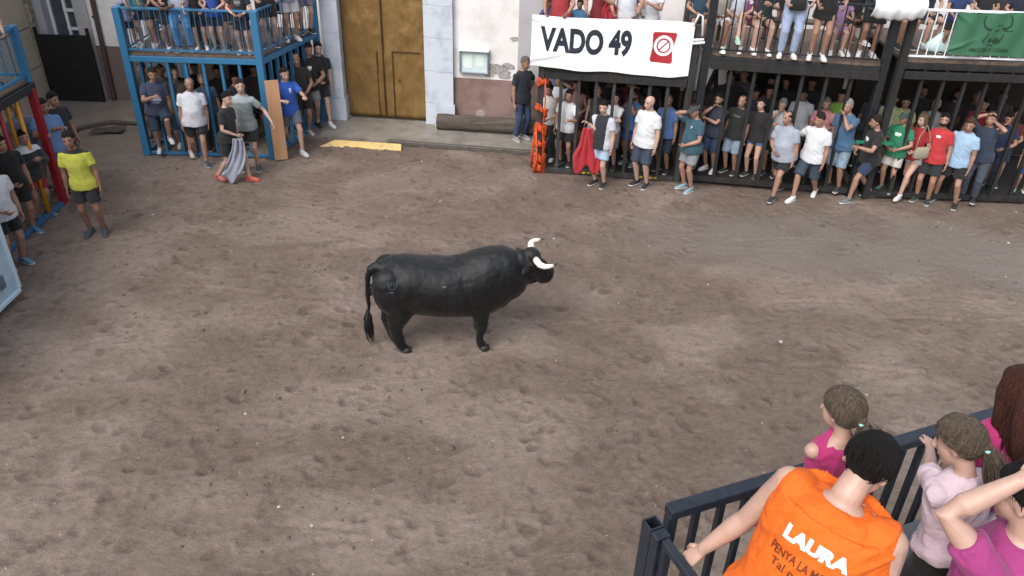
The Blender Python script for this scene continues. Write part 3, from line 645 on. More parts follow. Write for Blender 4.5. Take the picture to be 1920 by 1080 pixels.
# ------------------------------------------------------------------ people
def ik(a, b, l1, l2, hint):
    a = np.array(a, float); b = np.array(b, float); d = b-a; L = np.linalg.norm(d); mx = (l1+l2)*.995
    if L > mx: b = a+d/L*mx; d = b-a; L = mx
    if L < abs(l1-l2)+.02: L = abs(l1-l2)+.02; b = a+nrm(d)*L; d = b-a
    x = (l1*l1-l2*l2+L*L)/(2*L); h = math.sqrt(max(l1*l1-x*x, 1e-6)); t = d/L
    p = np.array(hint, float); p = nrm(p-t*p.dot(t)); return a+t*x+p*h, b
ARM = {  # hand target for the left side (x outwards), elbow hint, finger curl
    'd': ((.25, -.05, .80), (.4, .6, -.2), .5), 'w': ((.24, -.27, .88), (.5, .6, -.3), .7), 'q': ((.27, .18, .88), (.5, .5, -.2), .7),
    'p': ((.08, -.24, 1.02), (.9, .5, -.4), .9), 'c': ((-.13, -.22, 1.24), (.9, -.1, -.7), .8), 'f': ((.04, -.17, 1.49), (.8, -.3, -.8), .9),
    'h': ((.20, -.02, 1.03), (1, .5, .1), .8), 'b': ((.2, -.42, 1.28), (.6, .2, -.8), 1.5), 'B': ((.24, -.40, 1.5), (.7, .1, -.8), 1.5),
    'u': ((.06, -.1, 1.74), (1, -.3, .2), .7), 'k': ((.05, -.30, 1.28), (.8, .2, -.8), 1.1), 'e': ((.11, -.07, 1.60), (.9, -.3, -.7), 1.1),
    's': ((.52, -.12, 1.28), (.2, .6, -.8), 1.4), 'r': ((.22, -.38, 1.05), (.8, .4, -.3), .9), 'x': ((.12, -.25, 1.05), (.9, .5, -.3), .9),
    'o': ((.50, -.10, 1.0), (.4, .6, -.3), .8), 'n': ((.05, .06, 1.58), (1, -.2, .1), .8)}
NP = [0]
def person(pos, h, face, shirt, bottom, hair, skin, arms, legs, label, group=None, hy=0, hp=6, belly=0, lean=0, side=0, shoe='2b2b2e', sole='d8d8d4', vox=None, hi=False,
           hands=None, toes=None, wide=1.0, twist=0, sleeve=None, footL=None, footR=None, hem=None, hairmat=None, elb=None, shrug=0, loose=0, legf=None, cuff=None, headk=None):
    NP[0] += 1; s = h/1.75; seed = NP[0]
    e = empty('person', pos, R(face), label, 'person', group or 'people watching round the arena')
    vox = vox or (.0065 if hi else .0135*max(s, .75))
    sk = SKIN[skin]; hk = headk or (1.07+.22*max(0, 1-s))            # children have larger heads
    W = wide
    # --- pelvis and legs
    pz = .93
    fl, fr = V3(.105, .01, 0), V3(-.105, .01, 0)
    if legs == 'w': fl, fr = V3(.09, -.30, .0), V3(-.09, .26, .02); pz = .89
    elif legs == 'v': fl, fr = V3(.09, .26, .02), V3(-.09, -.30, 0); pz = .89
    elif legs == 'a': fl, fr = V3(.2, -.03, 0), V3(-.2, .03, 0); pz = .91
    elif legs == 'k': fl, fr = V3(.13, -.32, .30), V3(-.1, .02, 0)
    elif legs == 'K': fr, fl = V3(-.13, -.32, .30), V3(.1, .02, 0)
    elif legs == 'l': fl, fr = V3(.1, .05, .1), V3(-.08, -.36, -.06)
    elif legs == 'm': fr, fl = V3(-.1, .05, .1), V3(.08, -.36, -.06)
    elif legs == 'i': fl, fr = V3(.11, -.40, 0), V3(-.11, -.38, 0); pz = .56
    elif legs == 'j': fl, fr = V3(.10, -.50, .22), V3(-.12, -.38, 0); pz = .56
    if footL is not None: fl = V3(*footL)/s
    if footR is not None: fr = V3(*footR)/s
    pel = V3(0, 0, pz)*1.0
    Rt = rotm((1, 0, 0), lean)@rotm((0, 1, 0), side)     # torso frame; forward is -Y
    Rt = rotm((1, 0, 0), lean) if not side else Rt
    Rs = rotm((0, 0, 1), twist)@Rt
    def T(x, y, z): return pel+(Rt if z < 1.1 else Rs)@V3(x, y, z-.93)
    S_ = lambda p: np.array(p)*s
    jl = {}
    for sg, ft, nm in ((1, fl, 'L'), (-1, fr, 'R')):
        hip = pel+V3(.09*sg, 0, -.02); ank = ft+V3(0, .02, .085)
        kn, ank = ik(hip, ank, .44, .42, (sg*.12, -1, .15 if pz > .7 else .8)); jl[nm] = (hip, kn, ank)
    # --- arms
    ja = {}
    for sg, nm, code in ((1, 'L', arms[0]), (-1, 'R', arms[1])):
        tgt, hint, curl = ARM[code]; sh = T(.180*W*sg, 0, 1.388+shrug)
        tg = V3(tgt[0]*sg, tgt[1], tgt[2]); tz = tg
        if code not in 'd': tz = pel+Rs@(tg-V3(0, 0, .93))
        else: tz = tg+V3(0, -.5*math.sin(R(lean))*.5, pz-.93)
        if hands and nm in hands and hands[nm] is not None:
            wp = V3(*hands[nm])-V3(*[float(v) for v in pos]); a = R(-face); wp = V3(wp[0]*math.cos(a)-wp[1]*math.sin(a), wp[0]*math.sin(a)+wp[1]*math.cos(a), wp[2]); tz = wp/s
            hint = (sg*.7, .3, -.6) if not elb else (elb[0]*sg, elb[1], elb[2])
        el, wr = ik(sh, tz, .29, .255, V3(hint[0]*sg, hint[1], hint[2])); ja[nm] = (sh, el, wr, curl)
    b = MB(); x = MB(); ref = Rs@V3(1, 0, 0)
    tor = [(0, 0, .80, .10, .09), (0, .005, .86, .165*W, .115), (0, .005, .93, .172*W, .118), (0, -.01-.03*belly, 1.03, .15*W+.02*belly, .105+.05*belly), (0, -.01-.035*belly, 1.12, .142*W+.02*belly, .10+.055*belly),
           (0, -.01, 1.25, .162*W, .115+.02*belly), (0, 0, 1.35, .176*W, .108), (0, .005, 1.405+shrug*.8, .165*W, .088), (0, .01, 1.437+shrug*.5, .137*W, .078), (0, .012, 1.467, .09*W, .066), (0, .012, 1.50, .058, .058)]
    b.loft([S_(T(a, c, d)) for a, c, d, _, _ in tor], [(p*s, q*s) for *_, p, q in tor], ref=ref, n=20)
    nk = T(0, .012, 1.46); Rh = Rs@rotm((0, 0, 1), hy)@rotm((1, 0, 0), hp)
    hc = T(0, 0, 1.545)+Rh@V3(0, -.022, .09*hk)
    b.loft([S_(nk), S_(T(0, .008, 1.52)), S_(hc+Rh@V3(0, .015, -.03))], [(.062*s, .06*s), (.053*s, .055*s), (.05*s, .055*s)], ref=ref, n=14)
    H = lambda x_, y_, z_: S_(hc+Rh@(V3(x_, y_, z_)*hk)); hr = s*hk
    b.ell(H(0, .012, .03), (.076*hr, .09*hr, .088*hr), Rh, 20, 14); b.ell(H(0, -.03, -.02), (.064*hr, .058*hr, .076*hr), Rh, 18, 12)
    b.ell(H(0, -.045, -.075), (.036*hr, .036*hr, .028*hr), Rh, 12, 9)
    b.loft([H(0, -.088, .022), H(0, -.101, -.005), H(0, -.108, -.02), H(0, -.088, -.030)], [.007*hr, .010*hr, .013*hr, .010*hr], ref=Rh@V3(1, 0, 0), n=8)
    for sg in (1, -1):
        b.ell(H(.074*sg, .012, .0), (.010*hr, .018*hr, .030*hr), Rh@rotm((0, 0, 1), -20*sg), 8, 7)
        x.ell(H(.027*sg, -.064, .016), (.014*hr, .0085*hr, .0075*hr), Rh, 8, 6, 1); x.ell(H(.028*sg, -.070, .016), (.0085*hr, .0045*hr, .0078*hr), Rh, 8, 6, 2)
        x.ell(H(.030*sg, -.0685, .036), (.021*hr, .008*hr, .0055*hr), Rh@rotm((0, 1, 0), 8*sg), 8, 6, 4)
    x.ell(H(0, -.083, -.050), (.023*hr, .007*hr, .0065*hr), Rh, 10, 6, 3)
    fat = 1+.15*belly
    for nm, sg in (('L', 1), ('R', -1)):
        sh, el, wr, curl = ja[nm]
        k1 = nrm(el-sh); k2 = nrm(wr-el)
        b.ell(S_(sh), (.056*s*fat, .056*s*fat, .054*s*fat), None, 12, 8)
        P = [sh, sh+(el-sh)*.35, sh+(el-sh)*.75, el, el+(wr-el)*.25, el+(wr-el)*.65, wr]
        r_ = [.056, .052, .044, .040, .043, .034, .026]
        b.loft([S_(p) for p in P], [q*s*(fat if W >= .95 else .88) for q in r_], ref=(0, 0, 1) if abs(k1[2]) < .8 else (1, 0, 0), n=12)
        # hand: palm, four fingers and a thumb leaving the side
        dirn = k2; nrml = V3(-sg, 0, 0)*1.0; nrml = nrml-dirn*nrml.dot(dirn)
        if np.linalg.norm(nrml) < .3: nrml = V3(0, 0, -1)-dirn*(-dirn[2])
        if curl > 1.3 or hands and hands.get(nm) is not None: nrml = V3(0, -.3, -1); nrml = nrml-dirn*nrml.dot(dirn)
        nrml = nrm(nrml); wd = np.cross(dirn, nrml); wd = wd*(1 if wd[1] < 0 or abs(wd[1]) < .2 else -1)
        kn_ = wr+dirn*.095
        b.loft([S_(wr-dirn*.01), S_(wr+dirn*.03), S_(wr+dirn*.07), S_(kn_)], [(.026*s, .019*s), (.036*s, .017*s), (.042*s, .015*s), (.038*s, .011*s)], ref=wd, n=12)
        for f_ in range(4):
            ln = (.070, .080, .074, .056)[f_]; o_ = (.030, .010, -.010, -.029)[f_]; p = kn_+wd*o_-dirn*.012
            c1 = curl*(.55+.07*f_); c2 = curl*(1.15+.08*f_)
            d1 = dirn*math.cos(c1)+nrml*math.sin(c1); d2 = dirn*math.cos(c1+c2*.6)+nrml*math.sin(c1+c2*.6); d3 = dirn*math.cos(c1+c2*1.1)+nrml*math.sin(c1+c2*1.1)
            q1 = p+d1*ln*.5; q2 = q1+d2*ln*.33; q3 = q2+d3*ln*.25
            x.loft([S_(p), S_(q1), S_(q2), S_(q3), S_(q3+d3*.004)], [.0095*s, .0088*s, .008*s, .0066*s, .003*s], ref=wd, n=8)
        tb = wr+dirn*.03+wd*.028; td = nrm(dirn*.75+wd*.6+nrml*.35*curl); t2 = nrm(dirn*.8+wd*.1+nrml*.5*curl)
        x.loft([S_(tb-td*.01), S_(tb+td*.035), S_(tb+td*.035+t2*.028), S_(tb+td*.035+t2*.034)], [.0125*s, .010*s, .008*s, .003*s], ref=nrml, n=8)
        hp_, kn, ank = jl[nm]
        P = [hp_+V3(0, .0, .02), hp_+(kn-hp_)*.3, hp_+(kn-hp_)*.75, kn, kn+(ank-kn)*.28+V3(0, .012, 0), kn+(ank-kn)*.65+V3(0, .004, 0), ank, ank+V3(0, -.02, -.05)]
        b.loft([S_(p) for p in P], [q*s*(1+.08*belly) for q in (.088, .084, .062, .054, .057, .043, .036, .034)], ref=(1, 0, 0), n=14)
    body = b.remesh('body', [sk, EYE, DARK, LIP, hairmat or hairm(hair[1] if len(hair) > 1 and hair[0] != 'b' else 'd')], e, vox, 3 if hi else 2, None, x)
    # --- shoes
    tl = toes or (0, 0)
    for (nm, sg, ty) in (('L', 1, 12), ('R', -1, -12)):
        ank = jl[nm][2]; Rf = rotm((0, 0, 1), ty+(tl[0] if nm == 'L' else tl[1])); kz = ank[2]-.085
        f0 = V3(ank[0], ank[1]-.0, kz); q = MB()
        Fp = lambda yy, zz: S_(f0+Rf@V3(0, yy, zz))
        q.loft([Fp(.075, .045), Fp(.06, .045), Fp(.0, .055), Fp(-.07, .045), Fp(-.13, .036), Fp(-.175, .03), Fp(-.195, .028)],
               [(.02*s, .028*s), (.034*s, .040*s), (.037*s, .050*s), (.043*s, .038*s), (.047*s, .028*s), (.036*s, .022*s), (.015*s, .012*s)], ref=Rf@V3(1, 0, 0), n=12, sq=.8)
        q.loft([S_(ank+V3(0, .0, .03)), Fp(.02, .06)], [.043*s, .046*s], n=12)
        q.loft([Fp(.082, .011), Fp(.07, .011), Fp(.0, .011), Fp(-.08, .011), Fp(-.14, .012), Fp(-.185, .014), Fp(-.203, .015)],
               [(.022*s, .011*s), (.038*s, .011*s), (.036*s, .011*s), (.045*s, .011*s), (.049*s, .011*s), (.038*s, .011*s), (.018*s, .008*s)], ref=Rf@V3(1, 0, 0), n=12, sq=.5, mi=1)
        q.build('shoe', [mat('shoe_upper', cloth_col(shoe), .6, .2, 20), mat('shoe_sole', cloth_col(sole), .7, .1, 20)], e, smooth=True)
    # --- shirt
    ty, tc_ = shirt[0], shirt[2:]
    q = MB(); ez = .012+.006*(W > 1)+loose; hz = {'t': .83, 'p': .83, 'k': .86, 'l': .82, 'd': .62, 'c': 1.0}[ty]
    if hem is not None: hz = hem
    rings = []
    if ty == 'd' and pz < .7: hz = .86
    lowr = 1.0+.10*(ty in 'tpl')
    if hz < .8: rings += [(0, 0, hz, .215, .165), (0, 0, (hz+.88)/2, .20, .15)]
    for z in ([hz+.0001, hz+.04] if hz >= .8 else [])+[.9, .95]:
        if z >= hz: rings.append((0, -.02*belly, z, (.178*W+.012*belly)*lowr+ez+.006, (.122+.045*belly)*lowr+ez+.012))
    lo = [r for r in rings]
    for a, c, d, p, q_ in tor[3:]:
        if d <= 1.47 and d > hz+.03: lo.append((a, c, d, p*1.03+ez*(1.4 if d < 1.2 else 1), q_*1.05+ez*(1.4 if d < 1.2 else 1)))
    lo = sorted(lo, key=lambda r: r[2])
    top = {'k': 1.44}.get(ty, 1.485); lo.append((0, .012, top, .078 if ty != 'k' else .085, .072))
    q.loft([S_(T(a, c, d)) for a, c, d, _, _ in lo], [(p*s, r_*s) for *_, p, r_ in lo], ref=ref, n=22)
    sl_ = sleeve if sleeve is not None else {'t': .62, 'p': .66, 'k': 0, 'l': 2, 'd': .35, 'c': .3}[ty]
    for nm in 'LR':
        sh, el, wr, _ = ja[nm]; f2 = fat
        if sl_ == 0:
            q.ell(S_(sh+Rs@V3(-.032 if nm == 'L' else .032, 0, .004)), ((.050+loose*.8)*s, (.066+loose*.5)*s, (.054+loose*.2)*s), Rs, 16, 12); continue
        q.ell(S_(sh), (.060*s*f2, .064*s*f2, .056*s*f2), None, 12, 8)
        k1 = el-sh; P = [sh, sh+k1*.3]; r_ = [.058, .063]
        if sl_ <= 1: P.append(sh+k1*sl_); r_.append(.064 if ty != 'd' else .056)
        else: P += [sh+k1*.8, el, el+(wr-el)*.4, el+(wr-el)*.93]; r_ += [.06, .058, .052, .038]
        q.loft([S_(p) for p in P], [v*s*f2*(1 if W >= .95 else .92) for v in r_], ref=(0, 0, 1) if abs(nrm(k1)[2]) < .8 else (1, 0, 0), n=12)
    
    cols = tc_.split('/')
    mats = [(fabric_hi if hi else fabric)(c) for c in cols]
    if cols[0] == 'f06408': mats = [mat('fabric_orange', (.66, .115, .004), .85, .10, 9, .8, 16, bdist=.02)]
    def spost(me):
        wrinkle(.009*s if not hi else .011, (8/s, 8/s, 13/s), seed)(me)
        if len(cols) > 1:                       # second cloth colour: shoulders or chest, where that cloth is cut
            n_ = len(me.polygons); c = np.empty(n_*3); me.polygons.foreach_get('center', c); c = c.reshape(-1, 3)/s
            if cols[1] == 'x': return
            me.polygons.foreach_set('material_index', ((c[:, 2] > {'yoke': 1.36, 'top': 1.43}.get(legf, 1.25)) if legf != 'side' else (np.abs(c[:, 0]) > .13)).astype(np.int32))
    so_ = q.remesh({'t': 'shirt', 'p': 'polo_shirt', 'k': 'tank_top', 'l': 'jacket', 'd': 'dress', 'c': 'crop_top'}[ty], mats, e, vox, 4, spost)
    if ty == 'p':
        cpt = [S_(T(.075*math.cos(a), .012+.07*math.sin(a), 1.49+.012*math.sin(a))) for a in np.linspace(-math.pi*.4, math.pi*1.4, 15)]
        q = MB(); q.tube(cpt, .013*s, 8); q.build('collar', mats[0], e, smooth=True)
    # --- shorts, trousers or skirt
    bt, bc = bottom[0], bottom[2:]
    if bt != '-':
        q = MB(); fr_ = {'s': .72, 'j': .95, 'h': .35, 'p': 3, 'k': .5}[bt]
        q.loft([S_(T(0, .005-.01*belly, 1.02)), S_(T(0, .005, .96)), S_(T(0, .005, .88)), S_(T(0, .01, .82))], [((.15*W+.005*belly)*s, (.105+.02*belly)*s), (.174*W*s, .119*s), (.181*W*s, .124*s), (.13*s, .11*s)], ref=ref, n=18)
        if bt == 'k':
            m_ = (jl['L'][1]+jl['R'][1])/2
            q.loft([S_(T(0, .005, .95)), S_(pel*.5+m_*.5), S_(m_+V3(0, 0, .04))], [(.185*s, .13*s), (.2*s, .15*s), (.215*s, .14*s)], n=20)
        else:
            for nm, sg in (('L', 1), ('R', -1)):
                hp_, kn, ank = jl[nm]; P = [hp_+V3(0, 0, .03), hp_+(kn-hp_)*.3]; r_ = [.10, .103]
                if fr_ <= 1: P += [hp_+(kn-hp_)*fr_]; r_ += [.098 if bt != 'h' else .1]
                else: P += [hp_+(kn-hp_)*.7, kn, kn+(ank-kn)*.4, kn+(ank-kn)*.93]; w_ = 1.25 if cuff else 1; r_ += [.083, .07*w_, .066*w_, .058*w_*w_]
                q.loft([S_(p) for p in P], [v*s*(1+.08*belly) for v in r_], ref=(1, 0, 0), n=16)
        dm = denim(bc) if bt in 'jh' or (bt == 'p' and bc[0] in '345') else fabric(bc)
        q.remesh({'s': 'shorts', 'j': 'denim_shorts', 'h': 'short_shorts', 'p': 'trousers', 'k': 'skirt'}[bt], dm, e, vox, 3, wrinkle(.008*s, (9, 9, 12), seed+50))
    # --- hair
    ht = hair[0]; hm = hairmat or hairm(hair[1] if len(hair) > 1 else 'd')
    if ht != 'b':
        q = MB(); q.ell((0, .013, .037), ((.079 if ht in 'scr' else .084), (.096 if ht in 'scr' else .100), .099), None, 32, 24)
        vs = []
        for v in q.v:
            v = V3(*v); y_, z_ = v[1], v[2]; th = math.atan2(y_-.014, abs(v[0])+1e-6)    # -90 front, 90 back
            line = np.interp(math.degrees(th), [-90, -50, -15, 10, 50, 90], [.092, .080, .034, -.032, -.062, -.075])
            line += .011*vnoise(v*45, seed+9)+.016*vnoise(v*22, seed+4)
            if ht == 'r': line = np.interp(math.degrees(th), [-90, -20, 10, 50, 90], [.12, .05, -.01, -.05, -.06])
            if ht == 'r' and (z_ > .075 and y_ < .07): f_ = .86
            elif z_ < line: f_ = .78
            else: f_ = 1+.035*vnoise(v*55, seed)+.03*vnoise(v*130, seed)+(.05*max(0, (z_-.06)/.07) if ht in 'sc' else .02)
            if ht in 'lyn' and z_ > line: f_ += .03
            vs.append(v*f_)
        q.v = [tuple(H(*v)) for v in vs]
        if ht == 'l':
            L_ = [H(0, .03, .10), H(0, .075, .06), H(0, .095, -.02), H(0, .10, -.10), H(0, .105, -.18), H(0, .10, -.26), H(0, .09, -.31)]
            q.loft(L_, [(.05*hr, .03*hr), (.075*hr, .045*hr), (.092*hr, .05*hr), (.095*hr, .042*hr), (.09*hr, .036*hr), (.07*hr, .028*hr), (.03*hr, .012*hr)], ref=Rh@V3(1, 0, 0), n=20)
            for sg in (1, -1): q.loft([H(.06*sg, -.01, .08), H(.084*sg, .0, .02), H(.088*sg, .01, -.06), H(.085*sg, .0, -.15), H(.07*sg, -.01, -.21)], [(.015*hr, .03*hr), (.016*hr, .04*hr), (.02*hr, .036*hr), (.018*hr, .03*hr), (.006*hr, .01*hr)], ref=Rh@V3(1, 0, 0), n=12)
        if ht == 'n': q.ell(H(0, .06, .135), (.042*hr, .042*hr, .036*hr), Rh, 14, 10)
        if ht == 'y':
            q.ell(H(0, .108, -.0), (.032*hr, .03*hr, .034*hr), Rh, 12, 9)
            q.loft([H(0, .11, .0), H(.01, .135, -.04), H(.015, .13, -.10), H(.01, .115, -.17), H(.005, .105, -.21)], [.02*hr, .032*hr, .034*hr, .024*hr, .006*hr], ref=Rh@V3(1, 0, 0), n=12)
        q.build('hair', hm, e, smooth=True)
        if hi: strands(ht, H, hr, hm, e, seed)
        if ht == 'y': q = MB(); q.ell(H(0, .118, .0), (.03*hr, .016*hr, .03*hr), Rh@rotm((1, 0, 0), 30), 14, 8); q.build('hair_tie', mat('hair_tie', '8fd6cf', .7, .1), e, smooth=True)
    if ht == 'c' or cuff == 'cap':
        cm = fabric(hairc_cap.get(label[:12], '24282c'))
        q = MB(); q.ell((0, .012, .045), (.088, .107, .09), None, 24, 16); q.v = [tuple(H(v[0], v[1], max(v[2], .045))) for v in q.v]
        q.loft([H(0, -.06, .052), H(0, -.11, .05), H(0, -.155, .042), H(0, -.168, .04)], [(.072*hr, .007*hr), (.07*hr, .006*hr), (.045*hr, .005*hr), (.015*hr, .003*hr)], ref=Rh@V3(1, 0, 0), n=14)
        q.build('cap', cm, e, smooth=True)
    if 'bearded' in label:
        q = MB(); q.ell((0, -.032, -.042), (.066, .066, .052), None, 20, 12); q.v = [tuple(H(v[0], v[1], min(v[2], -.03+.35*max(0, v[1]+.05)))) for v in q.v]
        q.ell(H(0, -.088, -.038), (.024*hr, .008*hr, .006*hr), Rh, 10, 6); q.build('beard', hairm('k'), e, smooth=True)
    return e, dict(H=H, T=T, S=S_, shirt=so_, ja=ja, jl=jl, Rh=Rh, Rs=Rs, s=s, pos=np.array([float(v) for v in pos]), face=face)
hairc_cap = {}
def strands(ht, H, hr, hm, e, seed):
    rs_h = np.random.RandomState(seed); q = MB(); c0_ = V3(0, .014, .036); ra_ = V3(.088, .1055, .1005)
    def surf(th, ph_, k=1.0): return c0_+ra_*k*V3(math.sin(th)*math.cos(ph_), math.sin(th)*math.sin(ph_), math.cos(th))
    def lineth(ph_):          # polar angle of the hairline for an azimuth; -90 degrees is the forehead
        a = math.degrees(math.asin(max(-1, min(1, math.sin(ph_))))); z = np.interp(a, [-90, -50, -15, 10, 50, 90], [.078, .068, .025, -.03, -.062, -.075]); return math.acos(max(-.98, min(.98, (z-.036)/.1)))
    def run(P, w_): q.loft([H(*p) for p in P], [w_*hr*v for v in np.interp(np.linspace(0, 1, len(P)), [0, .2, .8, 1], [.5, 1, .8, .15])], ref=(.2, .3, .9), n=4, caps=False)
    N = 1100
    for i in range(N):
        ph_ = rs_h.uniform(0, 2*math.pi); k = rs_h.uniform(.985, 1.035); w_ = rs_h.uniform(.0014, .0030)
        if ht in 's':
            t0 = rs_h.uniform(.02, .9); t1 = lineth(ph_)*rs_h.uniform(.9, 1.04); t0 = min(t0, t1*.7); tw = rs_h.uniform(.1, .6); L = min(1, .8/(t1-t0+.01))
            ts = np.linspace(t0, t0+(t1-t0)*min(1, L+rs_h.uniform(0, .4)), 7); run([surf(t_, ph_+tw*j_/6, k) for j_, t_ in enumerate(ts)], w_)
        elif ht in 'y':
            s0 = surf(lineth(ph_)*rs_h.uniform(.35, 1.0), ph_, 1.0); tie = V3(0, .115, -.002)+rs_h.normal(0, .006, 3); P = []
            for j_ in range(8):
                u = j_/7; p = s0*(1-u)+tie*u-c0_; n_ = p/ra_; p = c0_+p/np.linalg.norm(n_)*max(np.linalg.norm(n_), k) if np.linalg.norm(n_) < k else c0_+p; P.append(p)
            run(P, w_)
        else:
            x_ = rs_h.uniform(-1, 1); sg = 1 if x_ > 0 else -1; a0 = rs_h.uniform(-.6, 1.4); top_ = surf(.06+.5*rs_h.uniform(), math.pi/2 if rs_h.uniform() > .4 else (0 if sg > 0 else math.pi), 1.0)
            ph2 = rs_h.uniform(-.25, math.pi+.25); P = [surf(.15, ph2, k), surf(.7, ph2, k), surf(1.25, ph2, k+.02), surf(1.7, ph2, k+.06)]; b_ = P[-1]; am = rs_h.uniform(.004, .012); f_ = rs_h.uniform(0, 6)
            ln = rs_h.uniform(.16, .30)
            for j_ in range(1, 8): u = j_/7; P.append(b_*V3(1-.1*u, 1, 1)+V3(am*math.sin(f_+9*u), .012*u+am*math.cos(f_+8*u), -ln*u))
            run(P, w_*1.3)
    if ht in 'y':
        for i in range(260):
            o_ = rs_h.normal(0, 1, 2)*.012; L_ = rs_h.uniform(.15, .24); b_ = V3(o_[0], .122+o_[1]*.5, -.005); g = rs_h.normal(0, .3)
            run([b_+V3(o_[0]*1.6*math.sin(u*3)+.01*math.sin(g+4*u)*u+.012*u, .03*math.sin(u*2.6)-.012*u+o_[1]*math.sin(u*3), -L_*u) for u in np.linspace(0, 1, 8)], .0024)
    if ht == 's':
        for i in range(60):
            ph_ = rs_h.uniform(.3, 2.8); t1 = lineth(ph_); run([surf(t1-.25, ph_, .99), surf(t1-.05, ph_, .97), surf(t1+.14, ph_+rs_h.uniform(-.1, .1), .84)], .0016)
    q.build('hair_strands', hm, e, smooth=True)
def world(I, p, wz=True):
    a = R(I['face']); p = np.array(p, float); return I['pos']+V3(p[0]*math.cos(a)-p[1]*math.sin(a), p[0]*math.sin(a)+p[1]*math.cos(a), p[2])
def ph(px, py, Y, base, face, *a, h=None, **k):
    """stand a person whose head top shows at (px,py) at depth Y on a floor at height base"""
    q = atY(px, py, Y); hh = h or max(1.52, min(1.88, q[2]-base)); return person((q[0], Y, base), hh, face, *a, **k)
def pf(px, py, base, h, face, *a, **k):
    q = at(px, py, base); sh_ = .40*h/1.75 if a[5] in ('i', 'j') else 0; dk = .16 if base > 1 else 0
    return person((q[0]-math.sin(R(face))*sh_, q[1]+math.cos(R(face))*sh_+dk, base), h, face, *a, **k)
JR = random.Random(11)
_person = person
def person(*a, **k):
    if not k.get('hi'):
        k.setdefault('belly', JR.uniform(0, .45)); k.setdefault('wide', JR.uniform(.97, 1.07)); k.setdefault('hy', JR.uniform(-22, 18)); k.setdefault('hp', JR.uniform(2, 16)); k.setdefault('side', JR.uniform(-4, 4)); k.setdefault('lean', JR.uniform(-1, 7))
    return _person(*a, **k)
def phx(px, py, Xw, base, face, *a, **k):
    d = ray(px, py); Y_ = Xw*d[1]/d[0]; z_ = CH+d[2]*Y_/d[1]; h_ = k.pop('h', None) or z_-base; return person((Xw, Y_, base), max(1.5, min(1.85, h_)), face, *a, **k)
PEOPLE = 1
PRT = []
B = 'people in the barred stand on the right'; PRNG = random.Random(5)
bull_xy = (-.8, 8.8)
hairc_cap = {'man in teal ': '3c3f45', 'man in green': '2b4a44'}
def to_bull(x, Y): return math.degrees(math.atan2(bull_xy[0]-x, Y-bull_xy[1]))
# --- in front of / inside the banner stand
navy, _i = pf(975, 261, .07, 1.74, 40, 't:1b2433', 'p:3a4d70', 'sg', 'm', 'hd', 's', 'man in dark navy tee and jeans, hand on hip, outside the orange netting', shoe='9a9a98')
ph(1035, 163, 15.1, .06, -35, 'k:d3cfcb', 'p:15161a', 'nk', 'm', 'pd', 's', 'woman with black topknot, white top and wide black trousers behind bars', cuff=1, wide=.88, shoe='e0e0e0')
ph(1066, 178, 14.85, .06, -25, 't:dfe3ea', 's:16181b', 'sd', 'm', 'bd', 's', 'man in white tee and black shorts gripping the third bar', belly=.3)
ph(1049, 150, 15.7, .06, -10, 't:c9cdd6', 's:3a3a40', 'sk', 'm', 'ek', 's', 'person in pale tee holding a phone up in the dark behind the topknot woman')
ph(1085, 168, 15.5, .06, -20, 'k:b98d8a', 's:4a3a38', 'lr', 'm', 'pd', 's', 'auburn haired woman in dusty pink top behind the man in white tee', wide=.88)
ph(1122, 178, 15.1, .06, -20, 'k:3c3c3e', 'k:c6c9d6', 'rb', 'p', 'dd', 's', 'pale person in charcoal vest and long light skirt behind bars', wide=.9)
striped, si = ph(1136, 190, 14.02, 0, -35, 't:20252f/c9cfda', 's:a9c4dc', 'sk', 'p', 'dp', 's', 'young man in navy tee with white sides holding a red cape outside the bars', legf='side', hands={'R': at(1101, 228, 0)*0+atY(1104, 232, 14.0)}, shoe='24242a')
ph(1153, 190, 14.75, .06, -30, 't:dfe2e8', 'k:8b7676', 'lk', 'p', 'cc', 's', 'woman in white top and long mauve skirt beside the striped tee man', wide=.86)
ph(1191, 188, 14.95, .06, -45, 'k:3a6cb0', 's:23479a', 'sd', 't', 'fb', 's', 'bearded man in blue tank top and blue shorts behind the bars', shoe='6b7a90')
bald1, _i = ph(1221, 180, 14.05, 0, -40, 't:e4e7ec', 'j:39475c', 'b', 'p', 'dd', 's', 'bald man in white tee and dark denim shorts standing before the bars', belly=.5, shoe='2a2c33', sole='e6e6e6')
ph(1258, 187, 14.65, .06, -40, 't:5277b4', 'j:2c3a4e', 'rg', 'm', 'dp', 's', 'balding man in mid blue tee behind the last bars under the banner', belly=.5)
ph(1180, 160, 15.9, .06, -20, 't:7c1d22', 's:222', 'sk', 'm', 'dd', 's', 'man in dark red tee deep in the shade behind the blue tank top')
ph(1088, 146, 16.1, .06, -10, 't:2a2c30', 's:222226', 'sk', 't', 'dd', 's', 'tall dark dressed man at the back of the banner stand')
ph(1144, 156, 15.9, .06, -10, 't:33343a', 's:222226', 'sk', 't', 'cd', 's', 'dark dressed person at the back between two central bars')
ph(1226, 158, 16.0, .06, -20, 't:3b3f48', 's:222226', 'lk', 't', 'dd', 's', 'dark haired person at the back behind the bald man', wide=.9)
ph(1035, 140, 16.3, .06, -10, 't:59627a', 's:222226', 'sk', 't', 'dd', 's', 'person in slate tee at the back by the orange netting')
ph(1196, 172, 15.4, .06, -30, 't:4f5560', 's:2a2a2e', 'sd', 'm', 'dd', 's', 'person in grey tee just behind the bearded blue tank man')
